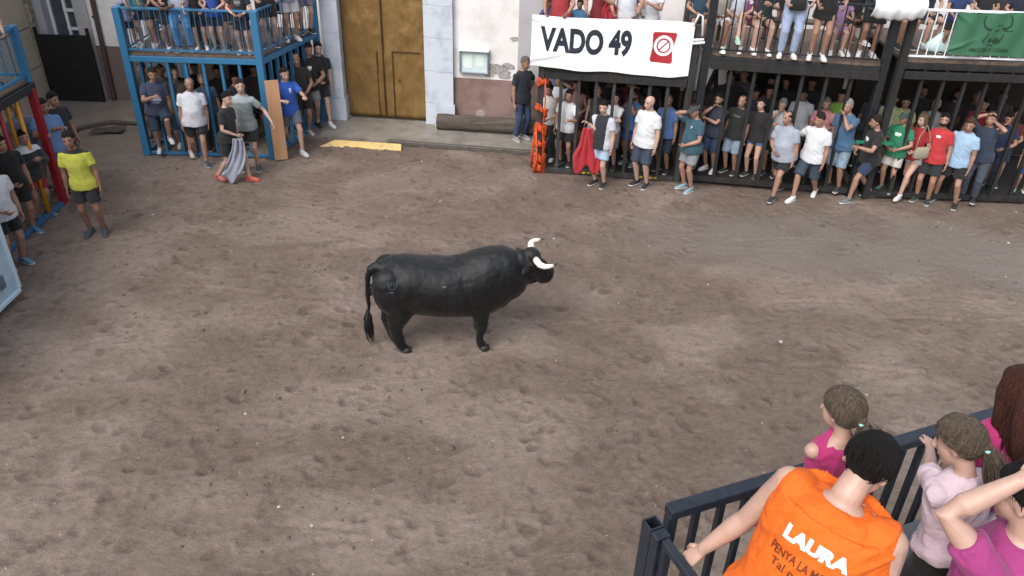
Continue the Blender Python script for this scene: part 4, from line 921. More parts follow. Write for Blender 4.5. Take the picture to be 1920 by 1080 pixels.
# --- middle black stand
teal, _i = ph(1310, 198, 13.92, 0, -60, 't:2a5566', 's:8b8f95', 'cd', 'm', 'pe', 's', 'man in teal tee, grey shorts and dark cap with phone at his ear', belly=.7, shoe='8fb0bd', sole='dfe6ea'); PRT.append((_i, 0.04, 0.03, '9fb4bb', 1.36, 0.06))
ph(1312, 182, 14.75, .16, -40, 't:5b2a30', 's:26262a', 'lb', 'm', 'dd', 's', 'long haired woman behind the man in teal', wide=.86)
ph(1351, 180, 14.5, .16, -45, 't:2a3145', 'j:324568', 'sk', 'm', 'cf', 's', 'bearded man in navy tee and denim shorts with one hand at his chin', shoe='eceef0', sole='f2f2f2')
ph(1376, 131, 15.4, .16, -20, 't:16181c', 's:16181c', 'sk', 't', 'sd', 's', 'tall man in black at the back leaning an arm over heads')
ph(1403, 128, 15.5, .16, -20, 't:4b4656', 's:222226', 'sk', 't', 'du', 's', 'large person in dull purple at the back of the black stand', belly=1, wide=1.15)
PRT.append((ph(1391, 182, 14.45, .16, -40, 't:17191a', 'j:8ba0b8', 'rk', 'm', 'dd', 's', 'balding man in black tee and pale denim shorts, phone hanging in hand', belly=.3)[1], 0.16, 0.02, '5b6058', 1.35, 0))
ph(1432, 194, 14.3, .16, -38, 't:17171a', 'h:4a6aa0', 'nk', 'p', 'dd', 's', 'woman in black top with very short denim shorts between two bars', wide=.95)
ph(1467, 190, 14.4, .16, -30, 't:b5bcc4', 's:17181b', 'sg', 'm', 'kf', 's', 'man in pale grey tee holding hands at his chest behind the big man')
ph(1490, 206, 13.82, 0, -48, 'p:a3acbb', 's:15171a', 'rd', 'm', 'dp', 'w', 'stout balding man in grey polo stepping down from the black stand', belly=1.3, wide=1.06, shoe='2b2f42')
ph(1512, 166, 15.0, .16, -25, 't:c9d0da', 's:2b2b30', 'sk', 't', 'dd', 's', 'man in white tee in the shade above the balding polo man')
ph(1545, 206, 13.72, 0, -42, 'p:e3e7ee', 'j:37475c', 'sd', 'm', 'ds', 'v', 'man in white polo and denim shorts reaching back to a bar', belly=.4, shoe='f0f0f0', sole='f4f4f4')
ph(1554, 187, 14.5, .16, -30, 't:c8848c', 's:3b3b3f', 'sg', 'm', 'bd', 's', 'grey haired person in salmon pink shirt behind the white polo man')
ph(1580, 168, 14.9, .16, -30, 't:8ec04a', 's:2b2b30', 'sk', 'm', 'dd', 's', 'person in lime green tee in the shade behind the grey haired man')
ph(1602, 187, 13.95, 0.1, -50, 't:3f6a90', 'j:8ea6bd', 'sw', 'm', 'fd', 's', 'white haired man in steel blue tee with his hand over his mouth', shoe='3a3d44')
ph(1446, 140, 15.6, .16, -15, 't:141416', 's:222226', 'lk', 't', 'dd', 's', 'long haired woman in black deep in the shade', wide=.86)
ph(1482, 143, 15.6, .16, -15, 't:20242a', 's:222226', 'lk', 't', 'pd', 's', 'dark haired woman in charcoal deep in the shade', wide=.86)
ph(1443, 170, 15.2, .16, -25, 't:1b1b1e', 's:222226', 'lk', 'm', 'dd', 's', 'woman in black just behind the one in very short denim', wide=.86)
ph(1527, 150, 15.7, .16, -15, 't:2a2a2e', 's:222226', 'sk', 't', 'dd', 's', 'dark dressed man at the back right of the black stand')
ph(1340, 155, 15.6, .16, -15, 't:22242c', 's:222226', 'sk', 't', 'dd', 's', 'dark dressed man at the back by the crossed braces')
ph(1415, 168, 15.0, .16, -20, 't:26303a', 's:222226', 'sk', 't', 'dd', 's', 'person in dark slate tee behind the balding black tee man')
# --- far right stand
PRT.append((ph(1655, 212, 13.72, 0, -80, 't:14161a', 's:27385c', 'sd', 'm', 'bx', 'w', 'man in black tee with white print on the sleeve by the green strap', shoe='6f7d80', sole='e8e8e6')[1], 0.1, 0.05, 'dcdcdc', 1.33, 0.0))
PRT.append((ph(1698, 222, 13.95, 0.1, -45, 't:177c58', 's:c9c6bf', 'cg', 'm', 'xx', 's', 'man in green tee, cream shorts and dark cap at the bars', belly=.4, shoe='2f6a5c')[1], 0.12, 0.04, 'cfe0d4', 1.33, 0))
ph(1703, 186, 14.8, .14, -30, 't:c3cc86', 's:3b3b3f', 'sd', 'm', 'dd', 's', 'person in pale yellow tee behind the green tee man')
ph(1672, 196, 14.9, .14, -30, 't:b6c49a', 's:3b3b3f', 'sk', 'm', 'dd', 's', 'person in pale olive tee at the left of the yellow tee one')
ph(1742, 212, 13.9, .05, -60, 't:a5121c', 'h:d8d4d6', 'la', 'p', 'xd', 'w', 'blonde woman in red top and white shorts with a beige bag', wide=.88, shoe='e4e4ea')
PRT.append((ph(1778, 215, 13.72, 0, -38, 't:c2262c', 's:20262e', 'sk', 'm', 'dd', 's', 'bearded man in red tee and dark shorts before the bars', shoe='33393f')[1], 0.08, 0.03, 'e8e8e8', 1.36, 0))
ph(1824, 217, 13.66, 0, -42, 't:a4c6e6', 's:121315', 'sb', 'm', 'dd', 'a', 'young man in sky blue tee and black shorts before the bars', shoe='25272b', belly=.3)
ph(1869, 212, 13.75, .05, -40, 't:27374e', 'p:4b5566', 'sb', 'm', 'eu', 's', 'boy in dark navy tee raising both hands to his ears')
ph(1846, 190, 14.8, .14, -25, 't:8c1526', 's:26262a', 'sk', 'm', 'dd', 's', 'person in crimson shirt behind the sky blue tee man')
ph(1828, 184, 15.2, .14, -25, 't:2a2a30', 's:26262a', 'sg', 't', 'dd', 's', 'person in black tee beneath the far right beams')
ph(1757, 190, 14.7, .14, -25, 't:8f959b', 's:26262a', 'sw', 'm', 'dd', 's', 'white haired person in grey tee behind the blonde woman')
ph(1906, 203, 14.3, .14, -30, 't:5e1420', 's:1f2f55', 'lk', 'm', 'xd', 's', 'woman in maroon top at the far right edge behind bars', wide=.88)
pf(1908, 362, .10, 1.18, -25, 't:7dbf3c/1b2a52', 's:1d3f9a', 'sb', 'm', 'bd', 's', 'small child in lime and navy tee and blue shorts at the right edge', legf='yoke', shoe='b9d7c8')
ph(1888, 230, 14.15, .12, -35, 't:1b2a55', 'p:20284a', 'sk', 'm', 'xf', 's', 'youth in dark blue top behind the boy covering his ears')
ph(1730, 186, 15.5, .14, -20, 't:26262c', 's:222226', 'sk', 't', 'dd', 's', 'dark dressed person in the shade above the blonde woman')
ph(1790, 186, 15.3, .14, -20, 't:2e2a2c', 's:222226', 'lk', 't', 'dd', 's', 'long haired person in the shade above the bearded red tee man', wide=.88)
ph(1885, 180, 15.3, .14, -20, 't:3a3032', 's:222226', 'sk', 't', 'dd', 's', 'person in brown black tee in the shade at far right')
ph(1640, 186, 15.1, .14, -20, 't:333842', 's:222226', 'sk', 't', 'dd', 's', 'person in slate tee in the gap between the two dark stands')
# --- people on the banner stand's deck
U = 'people on the upper decks'
ph(1033, 8, 14.95, 2.08, -15, 't:4a3f78', 's:333', 'ld', 'm', 'rr', 's', 'small long haired child peering over the left of the white banner', h=1.12)
ph(1053, 0, 14.85, 2.08, -15, 't:b3303c', 's:333', 'ld', 'm', 'rr', 's', 'adult in coral red tee leaning on the banner rail', h=1.62)
ph(1086, 6, 14.9, 2.08, -10, 't:4d86b4', 's:333', 'sd', 'm', 'dd', 's', 'small boy in blue tee peering over the white banner', h=1.12)
ph(1128, 0, 14.85, 2.08, -12, 't:7d1420', 's:333', 'sk', 'm', 'kr', 's', 'adult in dark maroon tee holding a phone above the banner', h=1.66)
ph(1176, 0, 14.85, 2.08, -10, 't:dfe3ee', 's:444', 'sd', 'm', 'rr', 's', 'man in white tee above the number 49', h=1.7)
ph(1221, 0, 14.8, 2.08, -25, 't:e2e6ee', 's:444', 'lb', 'm', 'kx', 's', 'person in white tee with bare forearms above the red emblem', h=1.64)
# --- on the black stand's deck
pf(1345, 101, 2.5, 1.62, -10, 'k:a9a49b', 's:e6e6ea', 'ld', 't', 'xx', 'i', 'tanned seated woman in taupe top and white shorts on the black deck', wide=.88, shoe='e8e8e8', sole='eee')
pf(1372, 103, 2.5, 1.6, -15, 't:c9d2e4/26324a', 'h:26262a', 'ld', 'p', 'xx', 'j', 'seated person in pale blue top with one mint green shoe forward', wide=.88, legf='yoke', shoe='a6d2c0', sole='e0eee8')
pf(1402, 104, 2.5, 1.62, -5, 't:7d3a60', 'h:3a2030', 'lk', 'p', 'xx', 'i', 'seated girl in plum top with bare legs and white trainers', wide=.86, shoe='f0f0f2', sole='f4f4f4')
pf(1430, 106, 2.5, 1.62, -5, 't:1f3a36', 'h:1a2226', 'lk', 'p', 'kx', 'i', 'seated girl in dark green top with bare legs and white trainers', wide=.86, shoe='f0f0f2', sole='f4f4f4')
jb, ji = pf(1478, 112, 2.5, 1.7, -10, 't:aab4cc', 'p:a9bce0', 'ld', 'p', 'rr', 's', 'standing person in pale blue jeans with a black shoulder bag', wide=.9, shoe='e8e8ea', sole='f0f0f0')
pf(1534, 116, 2.5, 1.68, -10, 'd:101113', '-', 'lk', 'm', 'rr', 's', 'woman in short black dress leaning on the black deck railing', wide=.9, hem=.72, shoe='e8ecec', sole='f0f0f0')
pf(1572, 108, 2.5, 1.36, -8, 'd:b790c4', 's:b790c4', 'lb', 'p', 'xx', 'i', 'young girl seated in lilac dress showing a white shoe', wide=.84, shoe='f0efe6', sole='f4f4f4')
pf(1604, 108, 2.5, 1.62, 10, 't:202226', 's:1a1c20', 'sk', 'm', 'xx', 'j', 'seated youth in black with one white trainer lifted', shoe='e6e8f0', sole='f0f0f0')
pf(1628, 110, 2.5, 1.7, -15, 't:3a4654', 's:14171c', 'sd', 'm', 'rx', 's', 'standing youth in dark shorts at the right end of the black deck', shoe='eef0f2', sole='f4f4f4')
q_ = at(1320, 90, 2.9)
ph(1318, 0, 14.9, 2.5, -10, 't:20445a', 's:333', 'sd', 'm', 'xx', 'i', 'person in dark teal seated behind the left black corner post', h=1.5)
ph(1455, 0, 15.3, 2.5, -8, 't:2b2b31', 's:222', 'lk', 'm', 'xx', 's', 'dark dressed spectator standing behind the two seated girls', h=1.62)
ph(1600, 0, 15.4, 2.5, -8, 't:31404a', 's:222', 'sk', 'm', 'xx', 's', 'dark dressed spectator behind the lilac dress girl', h=1.66)
# --- on the far right deck
pf(1700, 96, 2.6, 1.66, 10, 't:c4562c', 's:5a2a1a', 'ld', 'm', 'xx', 'i', 'person in burnt orange top seated behind the white railing', wide=.9, shoe='2a2a30')
pf(1748, 96, 2.6, 1.66, 15, 't:1c2444', 's:20284a', 'lk', 'p', 'xr', 'i', 'person in navy top seated with bare knees beside the green banner', wide=.9, shoe='dfeef2')
ph(1800, 0, 14.3, 2.6, -5, 't:243a70', 's:222', 'sk', 'm', 'rr', 's', 'child in blue tee behind the left corner of the green banner', h=1.2)
ph(1848, 0, 14.4, 2.6, -10, 't:1c1c22', 's:222', 'lk', 'm', 'xx', 's', 'long haired girl in black behind the green banner', h=1.25)
ph(1884, 0, 14.4, 2.6, -10, 't:2a2a33', 's:222', 'lb', 'm', 'xx', 's', 'brown haired girl looking over the green banner', h=1.25)
ph(1912, 0, 14.3, 2.6, -10, 't:18203a', 's:222', 'sk', 'm', 'xx', 's', 'boy in navy at the right end of the green banner', h=1.22)
# --- blue stand, below
PRT.append((ph(283, 151, 14.80, .1, 25, 't:3d4560', 'j:2f3f58', 'sd', 'm', 'dk', 'k', 'man in dark patterned tee perched on the blue base rail with a phone', belly=.7, shoe='dcdce4', sole='e8e8e8', h=1.66)[1], 0.2, 0.09, '8f96b0', 1.2, 0))
ph(326, 155, 15.02, .02, 20, 't:4c4436', 'j:3f5570', 'rb', 'm', 'dd', 'm', 'bald man in olive brown tee standing in the blue bars', belly=.5, shoe='d6d2cc', h=1.68)
ph(351, 152, 14.62, 0, 20, 't:e2e4ee', 's:1c1b22', 'rg', 'm', 'dd', 'w', 'grey haired man in white tee and black shorts in front of the blue bars', belly=.9, shoe='4a5160', h=1.68)
PRT.append((ph(383, 148, 15.12, .05, 20, 't:3b5068', 'p:262c38', 'sg', 'm', 'dd', 's', 'man in slate blue tee and dark trousers behind a blue bar', belly=.3)[1], 0.2, 0.02, '55708c', 1.3, 0))
ph(438, 152, 15.2, .05, 60, 't:232634', 's:22242a', 'sk', 'm', 'dd', 's', 'man in dark navy tee turned sideways behind the grey tee youth')
wk, wi = pf(440, 338, 0, 1.70, 75, 't:1b1b1f', 's:15151a', 'sk', 'p', 'dp', 'w', 'youth in black tee striding right in coral shoes with a grey cloth', shoe='d8665a', sole='d2564c', wide=.92)
gy_, gi = pf(474, 318, 0, 1.76, 5, 't:8a9696/aab6ba', 's:1e1d22', 'sd', 'p', 'od', 's', 'young man in two tone grey tee and black shorts touching the plank', legf='yoke', wide=.94, shoe='4a4c50')
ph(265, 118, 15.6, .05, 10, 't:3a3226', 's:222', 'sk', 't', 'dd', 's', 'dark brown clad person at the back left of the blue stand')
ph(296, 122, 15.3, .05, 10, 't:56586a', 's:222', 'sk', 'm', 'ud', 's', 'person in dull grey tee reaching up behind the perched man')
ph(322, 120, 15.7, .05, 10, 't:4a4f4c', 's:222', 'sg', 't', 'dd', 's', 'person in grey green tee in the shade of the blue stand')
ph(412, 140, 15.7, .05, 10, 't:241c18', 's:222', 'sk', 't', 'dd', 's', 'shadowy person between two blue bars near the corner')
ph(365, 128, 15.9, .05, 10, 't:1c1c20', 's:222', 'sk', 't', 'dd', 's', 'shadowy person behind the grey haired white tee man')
# side bars
PRT.append((ph(532, 136, 15.25, 0, 35, 't:2460c8', 's:6d7280', 'sd', 'p', 'bb', 'w', 'young man in bright blue tee and grey shorts stepping out of the side bars', wide=.94, shoe='d8dde2', h=1.76)[1], 0.05, 0.06, 'c6d4ee', 1.35, 0.04))
ph(557, 122, 16.1, 0.02, 30, 't:26211f', 's:1c1a1a', 'rb', 'm', 'pb', 's', 'shaven headed man in dark brown tee holding a side bar', shoe='d6d2cc', h=1.74)
PRT.append((ph(572, 102, 16.55, 0.02, 25, 't:141816', 's:8e9298', 'sd', 'm', 'xd', 's', 'tall youth in black tee with a small white chest print', h=1.82)[1], 0.09, 0.06, 'e0e0e0', 1.33, 0))
ph(593, 108, 16.75, 0.05, 30, 't:12141c', 's:20242c', 'sd', 'p', 'dp', 'm', 'youth in black with one white shoe stretched toward the pillar', shoe='eef0f2', h=1.74)
ph(470, 128, 15.9, .05, 20, 't:3c2a26', 's:222', 'sk', 't', 'dd', 's', 'shadowy person in brown behind the top of the plank')
ph(548, 112, 16.4, .05, 20, 't:2a2326', 's:222', 'sk', 't', 'dd', 's', 'shadowy person deep behind the bright blue tee man')
# blue stand, above
pf(243, 92, 2.02, 1.02, 20, 't:8c8fae', 's:2c2c34', 'sd', 'm', 'rr', 's', 'small boy in lilac grey tee at the left blue post', shoe='b8c0c8')
PRT.append((pf(272, 92, 2.02, 1.5, 15, 't:3f8088', 's:20242c', 'sd', 'm', 'rr', 's', 'child in teal green tee leaning over the blue railing', shoe='c8c8c8', lean=8)[1], 0.12, 0.06, 'bcd6d8', 1.3, 0))
PRT.append((pf(300, 94, 2.02, 1.6, 10, 't:2a3040', 's:1a1c24', 'sk', 'm', 'rr', 's', 'youth in dark tee leaning on the blue railing', shoe='b8b8b8')[1], 0.14, 0.08, '6f7684', 1.3, 0))
pf(343, 100, 2.02, 1.72, 12, 'l:b9c3dc', 'p:5a9ad8', 'lb', 'p', 'rr', 's', 'person in bright sky blue trousers and pale jacket at the blue railing', shoe='7a6a60', wide=.95)
pf(322, 100, 2.02, 1.45, 10, 't:20242a', 's:22242a', 'sk', 't', 'xx', 's', 'child with white soled shoes left of the sky blue trousers', shoe='eceef4', sole='f0f0f0')
pf(375, 98, 2.02, 1.30, 10, 't:15151a', 's:15151a', 'lk', 'p', 'rr', 's', 'fringed child in black with white boots gripping the blue rail', shoe='f0f0f8', sole='fff', wide=.86)
PRT.append((pf(408, 98, 2.02, 1.34, 5, 't:2450b0', 's:1c2440', 'sd', 'p', 'xx', 's', 'boy in royal blue tee behind the blue railing', shoe='5a8090')[1], 0.1, 0.05, '9fb6dc', 1.3, 0))
PRT.append((pf(456, 105, 2.02, 1.30, 5, 't:20242c', 's:16181c', 'sd', 'p', 'xx', 's', 'boy in black tee with pale trainers right at the blue corner', shoe='d6dae0', sole='eee')[1], 0.12, 0.06, '777', 1.3, 0))
pf(437, 96, 2.02, 1.55, 5, 't:c43a36', 's:222', 'sk', 'm', 'dd', 's', 'person in red tee standing behind the corner boys')
pf(392, 88, 2.02, 1.6, 5, 't:2b2b31', 's:222', 'sk', 'm', 'dd', 's', 'dark dressed adult behind the fringed child')
pf(503, 92, 2.02, 1.66, 25, 't:14161e', 's:10121c', 'lk', 'p', 'rr', 's', 'woman in black with bare legs at the side blue railing', wide=.88, shoe='40405a')
pf(545, 80, 2.02, 1.6, 30, 't:9aa0b0', 's:c6c8d0', 'ld', 'm', 'rx', 's', 'person in pale grey shorts leaning on the side blue railing', wide=.9, shoe='e8e8f0')
pf(523, 76, 2.02, 1.6, 30, 't:1a2c50', 's:22242c', 'sk', 'm', 'rr', 's', 'person in dark blue tee behind the side blue railing')
pf(572, 66, 2.02, 1.6, 30, 't:a8a8c0', 's:7c7c90', 'lb', 'p', 'dd', 's', 'person in lavender grey near the pillar end of the blue stand', wide=.9)
# --- red and yellow stand
phx(36, 250, -7.92, 0, 60, 'l:30353b/dde0ea', 's:a01524', 'sk', 'm', 'kk', 's', 'youth in white and charcoal jacket and red basketball shorts filming', legf='yoke', shoe='4f88b0', sole='c8a8a0')
phx(82, 226, -8.05, 0, 50, 't:6f9ad0', 's:7c8ea0', 'sd', 'm', 'db', 's', 'young man in light blue tee behind the yellow pole', h=1.7)
phx(104, 213, -8.0, 0, 60, 't:1c2430', 's:1c2430', 'sk', 'm', 'db', 's', 'man in dark navy beside the red corner post', h=1.74)
phx(42, 238, -8.5, 0, 50, 't:8c90a8', 's:333', 'rb', 'm', 'dd', 's', 'bald man behind the youth filming', h=1.64)
phx(3, 278, -7.85, 0, 50, 't:101114', 's:16181c', 'sk', 'm', 'dp', 's', 'youth in black tee at the left edge behind a red pole', h=1.68, shoe='4f88b0')
pf(35, 498, 0, 1.72, 60, 't:d8dce6', 's:0f1012', 'sk', 'm', 'dp', 's', 'person in white tee and black shorts cut by the left edge beside the crate', shoe='5f95b4')
pf(-12, 150, 2.18, 1.6, 60, 't:d8dce6', 's:333', 'sk', 'm', 'rr', 's', 'person in white at the blue railing of the left stand', h=None) if False else None
person((-8.12, 12.05, 2.18), 1.62, 60, 't:16302a', 's:222', 'sk', 'm', 'rr', 's', 'person in dark green tee with arms on the left blue railing', lean=14)
person((-8.45, 11.5, 2.18), 1.5, 60, 't:e0e4ea', 's:333', 'sd', 'm', 'xx', 'i', 'person in white tee seated low behind the left blue railing')
# --- yellow shirt
yel, yi = pf(184, 438, 0, 1.75, 12, 't:c6c83a/1c1c22', 's:1b1b22', 'sk', 't', 'dd', 's', 'man in bright yellow tee and black shorts standing alone by the red posts', wide=1.0, legf='top', shoe='3c4c54', sole='58686c')

# ------------------------------------------------------------------ near platform, railing and gate
PZ = 2.65; RZ = 3.555
ra = at(1262, 950, RZ); rb = at(1865, 772, RZ); dirr = nrm(rb-ra); perp = V3(dirr[1], -dirr[0], 0)     # perp points to the near side
base0 = V3(ra[0], ra[1], 0)
fe = empty('railing', base0, math.atan2(dirr[1], dirr[0]), 'near black steel railing with square bars round the platform', 'railing')
LEN = 4.8
q = MB(); q.box((LEN/2, 0, RZ-.025), (LEN/2+.02, .034, .025)); q.build('top_rail', nearblk, fe, bev=.004)
q = MB(); q.box((LEN/2, 0, PZ+.08), (LEN/2, .02, .02)); q.build('lower_rail', nearblk, fe, bev=.003)
for k in range(int(LEN/.134)+1):
    x_ = .0+k*.134; wq = .023 if k == 0 else .015
    q = MB(); q.box((x_, 0, (RZ+PZ)/2-.05), (wq, wq, (RZ-PZ)/2+.005)); q.build('bar' if k else 'end_post', nearblk, fe, bev=.002)
pst = at(1225, 980, RZ); d2 = nrm(at(1310, 1078, RZ)-at(1250, 1000, RZ))
gp = empty('gate', (pst[0], pst[1], 0), math.atan2(d2[1], d2[0]), 'black steel gate frame with hollow square post held by the woman in orange', 'gate')
q = MB()                                            # hollow square post
for c, h in (((-.030, 0), (.004, .034)), ((.030, 0), (.004, .034)), ((0, -.030), (.026, .004)), ((0, .030), (.026, .004))): q.box((c[0], c[1], RZ/2-.0), (h[0], h[1], RZ/2+.0))
q.build('hollow_post', nearblk, gp)
q = MB(); q.box((.062, .0, RZ/2-.004), (.026, .034, RZ/2)); q.build('post', nearblk, gp, bev=.003)
q = MB(); q.box((.75, -.0, RZ-.02), (.655, .019, .019)); q.build('top_rail', nearblk, gp, bev=.003)
q = MB(); q.box((.75, -.0, PZ+.1), (.655, .019, .019)); q.build('lower_rail', nearblk, gp, bev=.003)
q = MB(); q.box((.11, 0, (RZ+PZ)/2-.2), (.016, .016, (RZ-PZ)/2+.15)); q.build('bar', nearblk, gp, bev=.002)
for k in range(1, 9): q = MB(); q.box((.12+.12*k, 0, (RZ+PZ)/2), (.012, .012, (RZ-PZ)/2-.04)); q.build('bar', nearblk, gp, bev=.002)
# platform floor
pl = MB(); nn = -perp
A = ra+dirr*.0; pts = [V3(ra[0], ra[1], 0)+perp*.02, V3(ra[0], ra[1], 0)+dirr*5+perp*.02, V3(ra[0], ra[1], 0)+dirr*5+perp*3.2, V3(ra[0], ra[1], 0)+perp*3.2-dirr*.0]
pl.add([(p[0], p[1], PZ-.12) for p in pts]+[(p[0], p[1], PZ) for p in pts], [(0, 1, 2, 3), (7, 6, 5, 4), (1, 0, 4, 5), (2, 1, 5, 6), (3, 2, 6, 7), (0, 3, 7, 4)])
pf_ = empty('platform', (pts[0][0], pts[0][1], 0), 0, 'grey floored spectator platform behind the near black railing', 'platform')
o = pl.build('floor', mat('platform_floor', '6f7478', .6, .3, 8, .2, 40), pf_); o.location = (-pts[0][0], -pts[0][1], 0)
for p in (pts[1], pts[2], pts[3]):
    q = MB(); q.box((p[0]-pts[0][0]-(.1 if p is not pts[3] else -.1), p[1]-pts[0][1]-.1, PZ/2-.07), (.05, .05, PZ/2-.06)); q.build('leg', nearblk, pf_)

# bench-high step along the railing on which the children stand
A = V3(0, 0, 0); q = MB(); mid = dirr*2.2+perp*.42
q.beam(dirr*.45+perp*.36+V3(0, 0, PZ+.34), dirr*4.6+perp*.36+V3(0, 0, PZ+.34), .56, .04); o = q.build('step', mat('grey_step', '62676b', .6, .3, 8, .2, 40), pf_)
for k_ in (.6, 2.5, 4.4): q = MB(); q.box(dirr*k_+perp*.36+V3(0, 0, PZ+.16), (.03, .2, .16)); q.build('step_leg', nearblk, pf_)
# woman in orange
def kk(x, y): return V3(x*1.15, y*1.15, PZ)
hand = at(1272, 1040, RZ-.01)
orange, oi = person(kk(.925, 1.70), 1.765, 140, 't:f06408', 's:22242c', 'sk', 'p', 'dd', 's', 'woman in sleeveless orange shirt lettered LAURA gripping the gate rail', hi=True,
    hands={'L': hand+V3(.055, -.02, .015), 'R': None}, wide=1.04, loose=.026, sleeve=.0, hp=26, hy=-8, lean=14, side=-5, hem=.78, shrug=.055, elb=(.2, -.3, -1), headk=.98)
g1, g1i = person(kk(1.203, 2.21)+V3(0, 0, .36), 1.14, 192, 'k:b8186e', 's:1b1b22', 'ya', 'p', 'rd', 's', 'little girl with ponytail and mint hair tie in sleeveless magenta shirt', hi=True,
    hands={'L': at(1520, 872, RZ)+V3(.0, -.02, .02), 'R': at(1600, 850, RZ)+V3(0.0, -.02, .02)}, wide=.92, hy=22, hp=10, headk=1.32)
g2, g2i = person(kk(1.555, 1.94)+V3(0, 0, .36), 1.21, 205, 'l:e6cdd8', 's:0c0d10', 'ya', 'p', 'dd', 's', 'girl in pale pink sweatshirt and black shorts with hand by her face', hi=True,
    hands={'L': atY(1742, 828, 2.62), 'R': None}, wide=.98, loose=.012, hy=18, hp=14, lean=10, sleeve=.95, hem=.97, headk=1.28)
g3, g3i = person(kk(1.785, 2.19)+V3(0, 0, .36), 1.29, 178, 'k:b8186e', 's:0c0d10', 'lr', 'p', 'rd', 's', 'girl with long auburn waves in magenta tank top at the right edge', hi=True,
    hands={'L': atY(1835, 875, 2.53), 'R': atY(1960, 830, 2.87)}, wide=1.0, hy=10, hp=14, headk=1.2)
g4, g4i = person(kk(1.52, 1.66), 1.73, 232, 't:a62c7c', 's:0c0d10', 'sk', 'p', 'ed', 's', 'short haired person in magenta tee with elbow raised at the lower right corner', hi=True,
    wide=.98, hy=-10, hp=8, hands={'L': atY(1915, 900, 1.90), 'R': None}, elb=(.2, -1, .25), headk=1.0)
g5, g5i = person(kk(1.72, 1.96)+V3(0, 0, .2), 1.16, 200, 'l:e6d9ea', 's:0c0d10', 'sa', 'p', 'xd', 's', 'child in white sweatshirt half hidden between the magenta shirts', hi=True, wide=.9, hp=25, headk=1.2)
DBG = [('orange', oi), ('girl', g1i), ('white', g2i), ('mag', g3i), ('short', g4i), ('g5', g5i)]

# ------------------------------------------------------------------ the bull
hide = bpy.data.materials.new('black_hide'); hide.use_nodes = True; t = hide.node_tree; b = t.nodes['Principled BSDF']
b.inputs['Roughness'].default_value = .44; b.inputs['Specular IOR Level'].default_value = .36; b.inputs['Sheen Weight'].default_value = .06; b.inputs['Sheen Roughness'].default_value = .4
tc = node(t, 'ShaderNodeTexCoord'); n1 = noise_node(7, 5, .6); cr_ = ramp(n1.outputs[0], [(.35, (.0025, .003, .0038)), (.7, (.006, .0065, .008))])
n5 = noise_node(2.2, 6, .7); dustm = ramp(n5.outputs[0], [(.56, (0, 0, 0)), (.75, (.35, .35, .35))])
t.links.new(mix(dustm.outputs[0], cr_.outputs[0], (.016, .015, .014, 1)), b.inputs['Base Color'])
mpb = node(t, 'ShaderNodeMapping'); mpb.inputs['Scale'].default_value = (1, 2, .5); t.links.new(tc.outputs['Object'], mpb.inputs[0])
nb_ = noise_node(90, 4, .6, mpb.outputs[0]); bp = node(t, 'ShaderNodeBump', Strength=.6, Distance=.01); t.links.new(nb_.outputs[0], bp.inputs['Height']); t.links.new(bp.outputs[0], b.inputs['Normal'])
horn_m = mat('ivory_horn', 'e6e0d2', .35, .12, 8, .05, 30); tip_m = mat('horn_tip', '26303c', .35, .2, 12); hoof_m = mat('hoof', '2c2a28', .5, .3, 12)
bc = V3(-.93, 8.72, 0); HEAD = 8.0
bull = empty('bull', bc, R(HEAD), 'massive black fighting bull with pale horns standing side on in the arena', 'bull')
q = MB()
sec0 = [  # x, z centre, half height, half width
 (-1.10, 1.10, .10, .07), (-1.06, 1.08, .20, .17), (-.96, 1.06, .29, .26), (-.80, 1.05, .345, .31), (-.60, 1.035, .36, .325), (-.35, 1.005, .355, .335), (-.10, .975, .355, .35),
 (.15, .965, .37, .35), (.38, .975, .405, .335), (.58, 1.015, .42, .315), (.76, 1.08, .41, .29), (.92, 1.135, .37, .26), (1.05, 1.15, .345, .24), (1.16, 1.185, .27, .20), (1.26, 1.21, .19, .15)]
fx_ = lambda v: .80*v+.075
sec = [(fx_(a), z-.095, h_+.022, w_*1.08) for a, z, h_, w_ in sec0]
q.loft([(a, 0, z) for a, z, _, _ in sec], [(w_, h_) for _, _, h_, w_ in sec], ref=(0, 1, 0), n=32, sq=.9)
q.loft([(.22, 0, 1.18), (.42, 0, 1.245), (.62, 0, 1.28), (.78, 0, 1.275), (.93, 0, 1.24), (1.04, 0, 1.2)], [(.15, .08), (.19, .11), (.21, .12), (.21, .12), (.19, .11), (.14, .08)], ref=(0, 1, 0), n=18)
q.loft([(-.76, 0, 1.17), (-.6, 0, 1.245), (-.36, 0, 1.24), (-.05, 0, 1.19), (.3, 0, 1.18)], [(.07, .05), (.12, .06), (.10, .05), (.09, .045), (.10, .05)], ref=(0, 1, 0), n=14)
q.loft([(1.03, 0, 1.0), (.88, 0, .86), (.74, 0, .72), (.62, 0, .60), (.46, 0, .53)], [(.06, .10), (.07, .13), (.09, .13), (.11, .1), (.1, .07)], ref=(0, 1, 0), n=14)
q.ell((-.04, 0, .53), (.14, .06, .06)); q.ell((-.12, 0, .475), (.045, .03, .04))
for sg in (1, -1):
    q.ell((-.60, .19*sg, .93), (.24, .17, .33), rotm((0, 1, 0), -10)); q.ell((-.6, .2*sg, 1.12), (.15, .1, .08))
    q.ell((.52, .2*sg, .90), (.19, .13, .33), rotm((0, 1, 0), 12))
def leg(P, r_, ref=(1, 0, 0)): q.loft(P, r_, ref=ref, n=14)
LG = {}
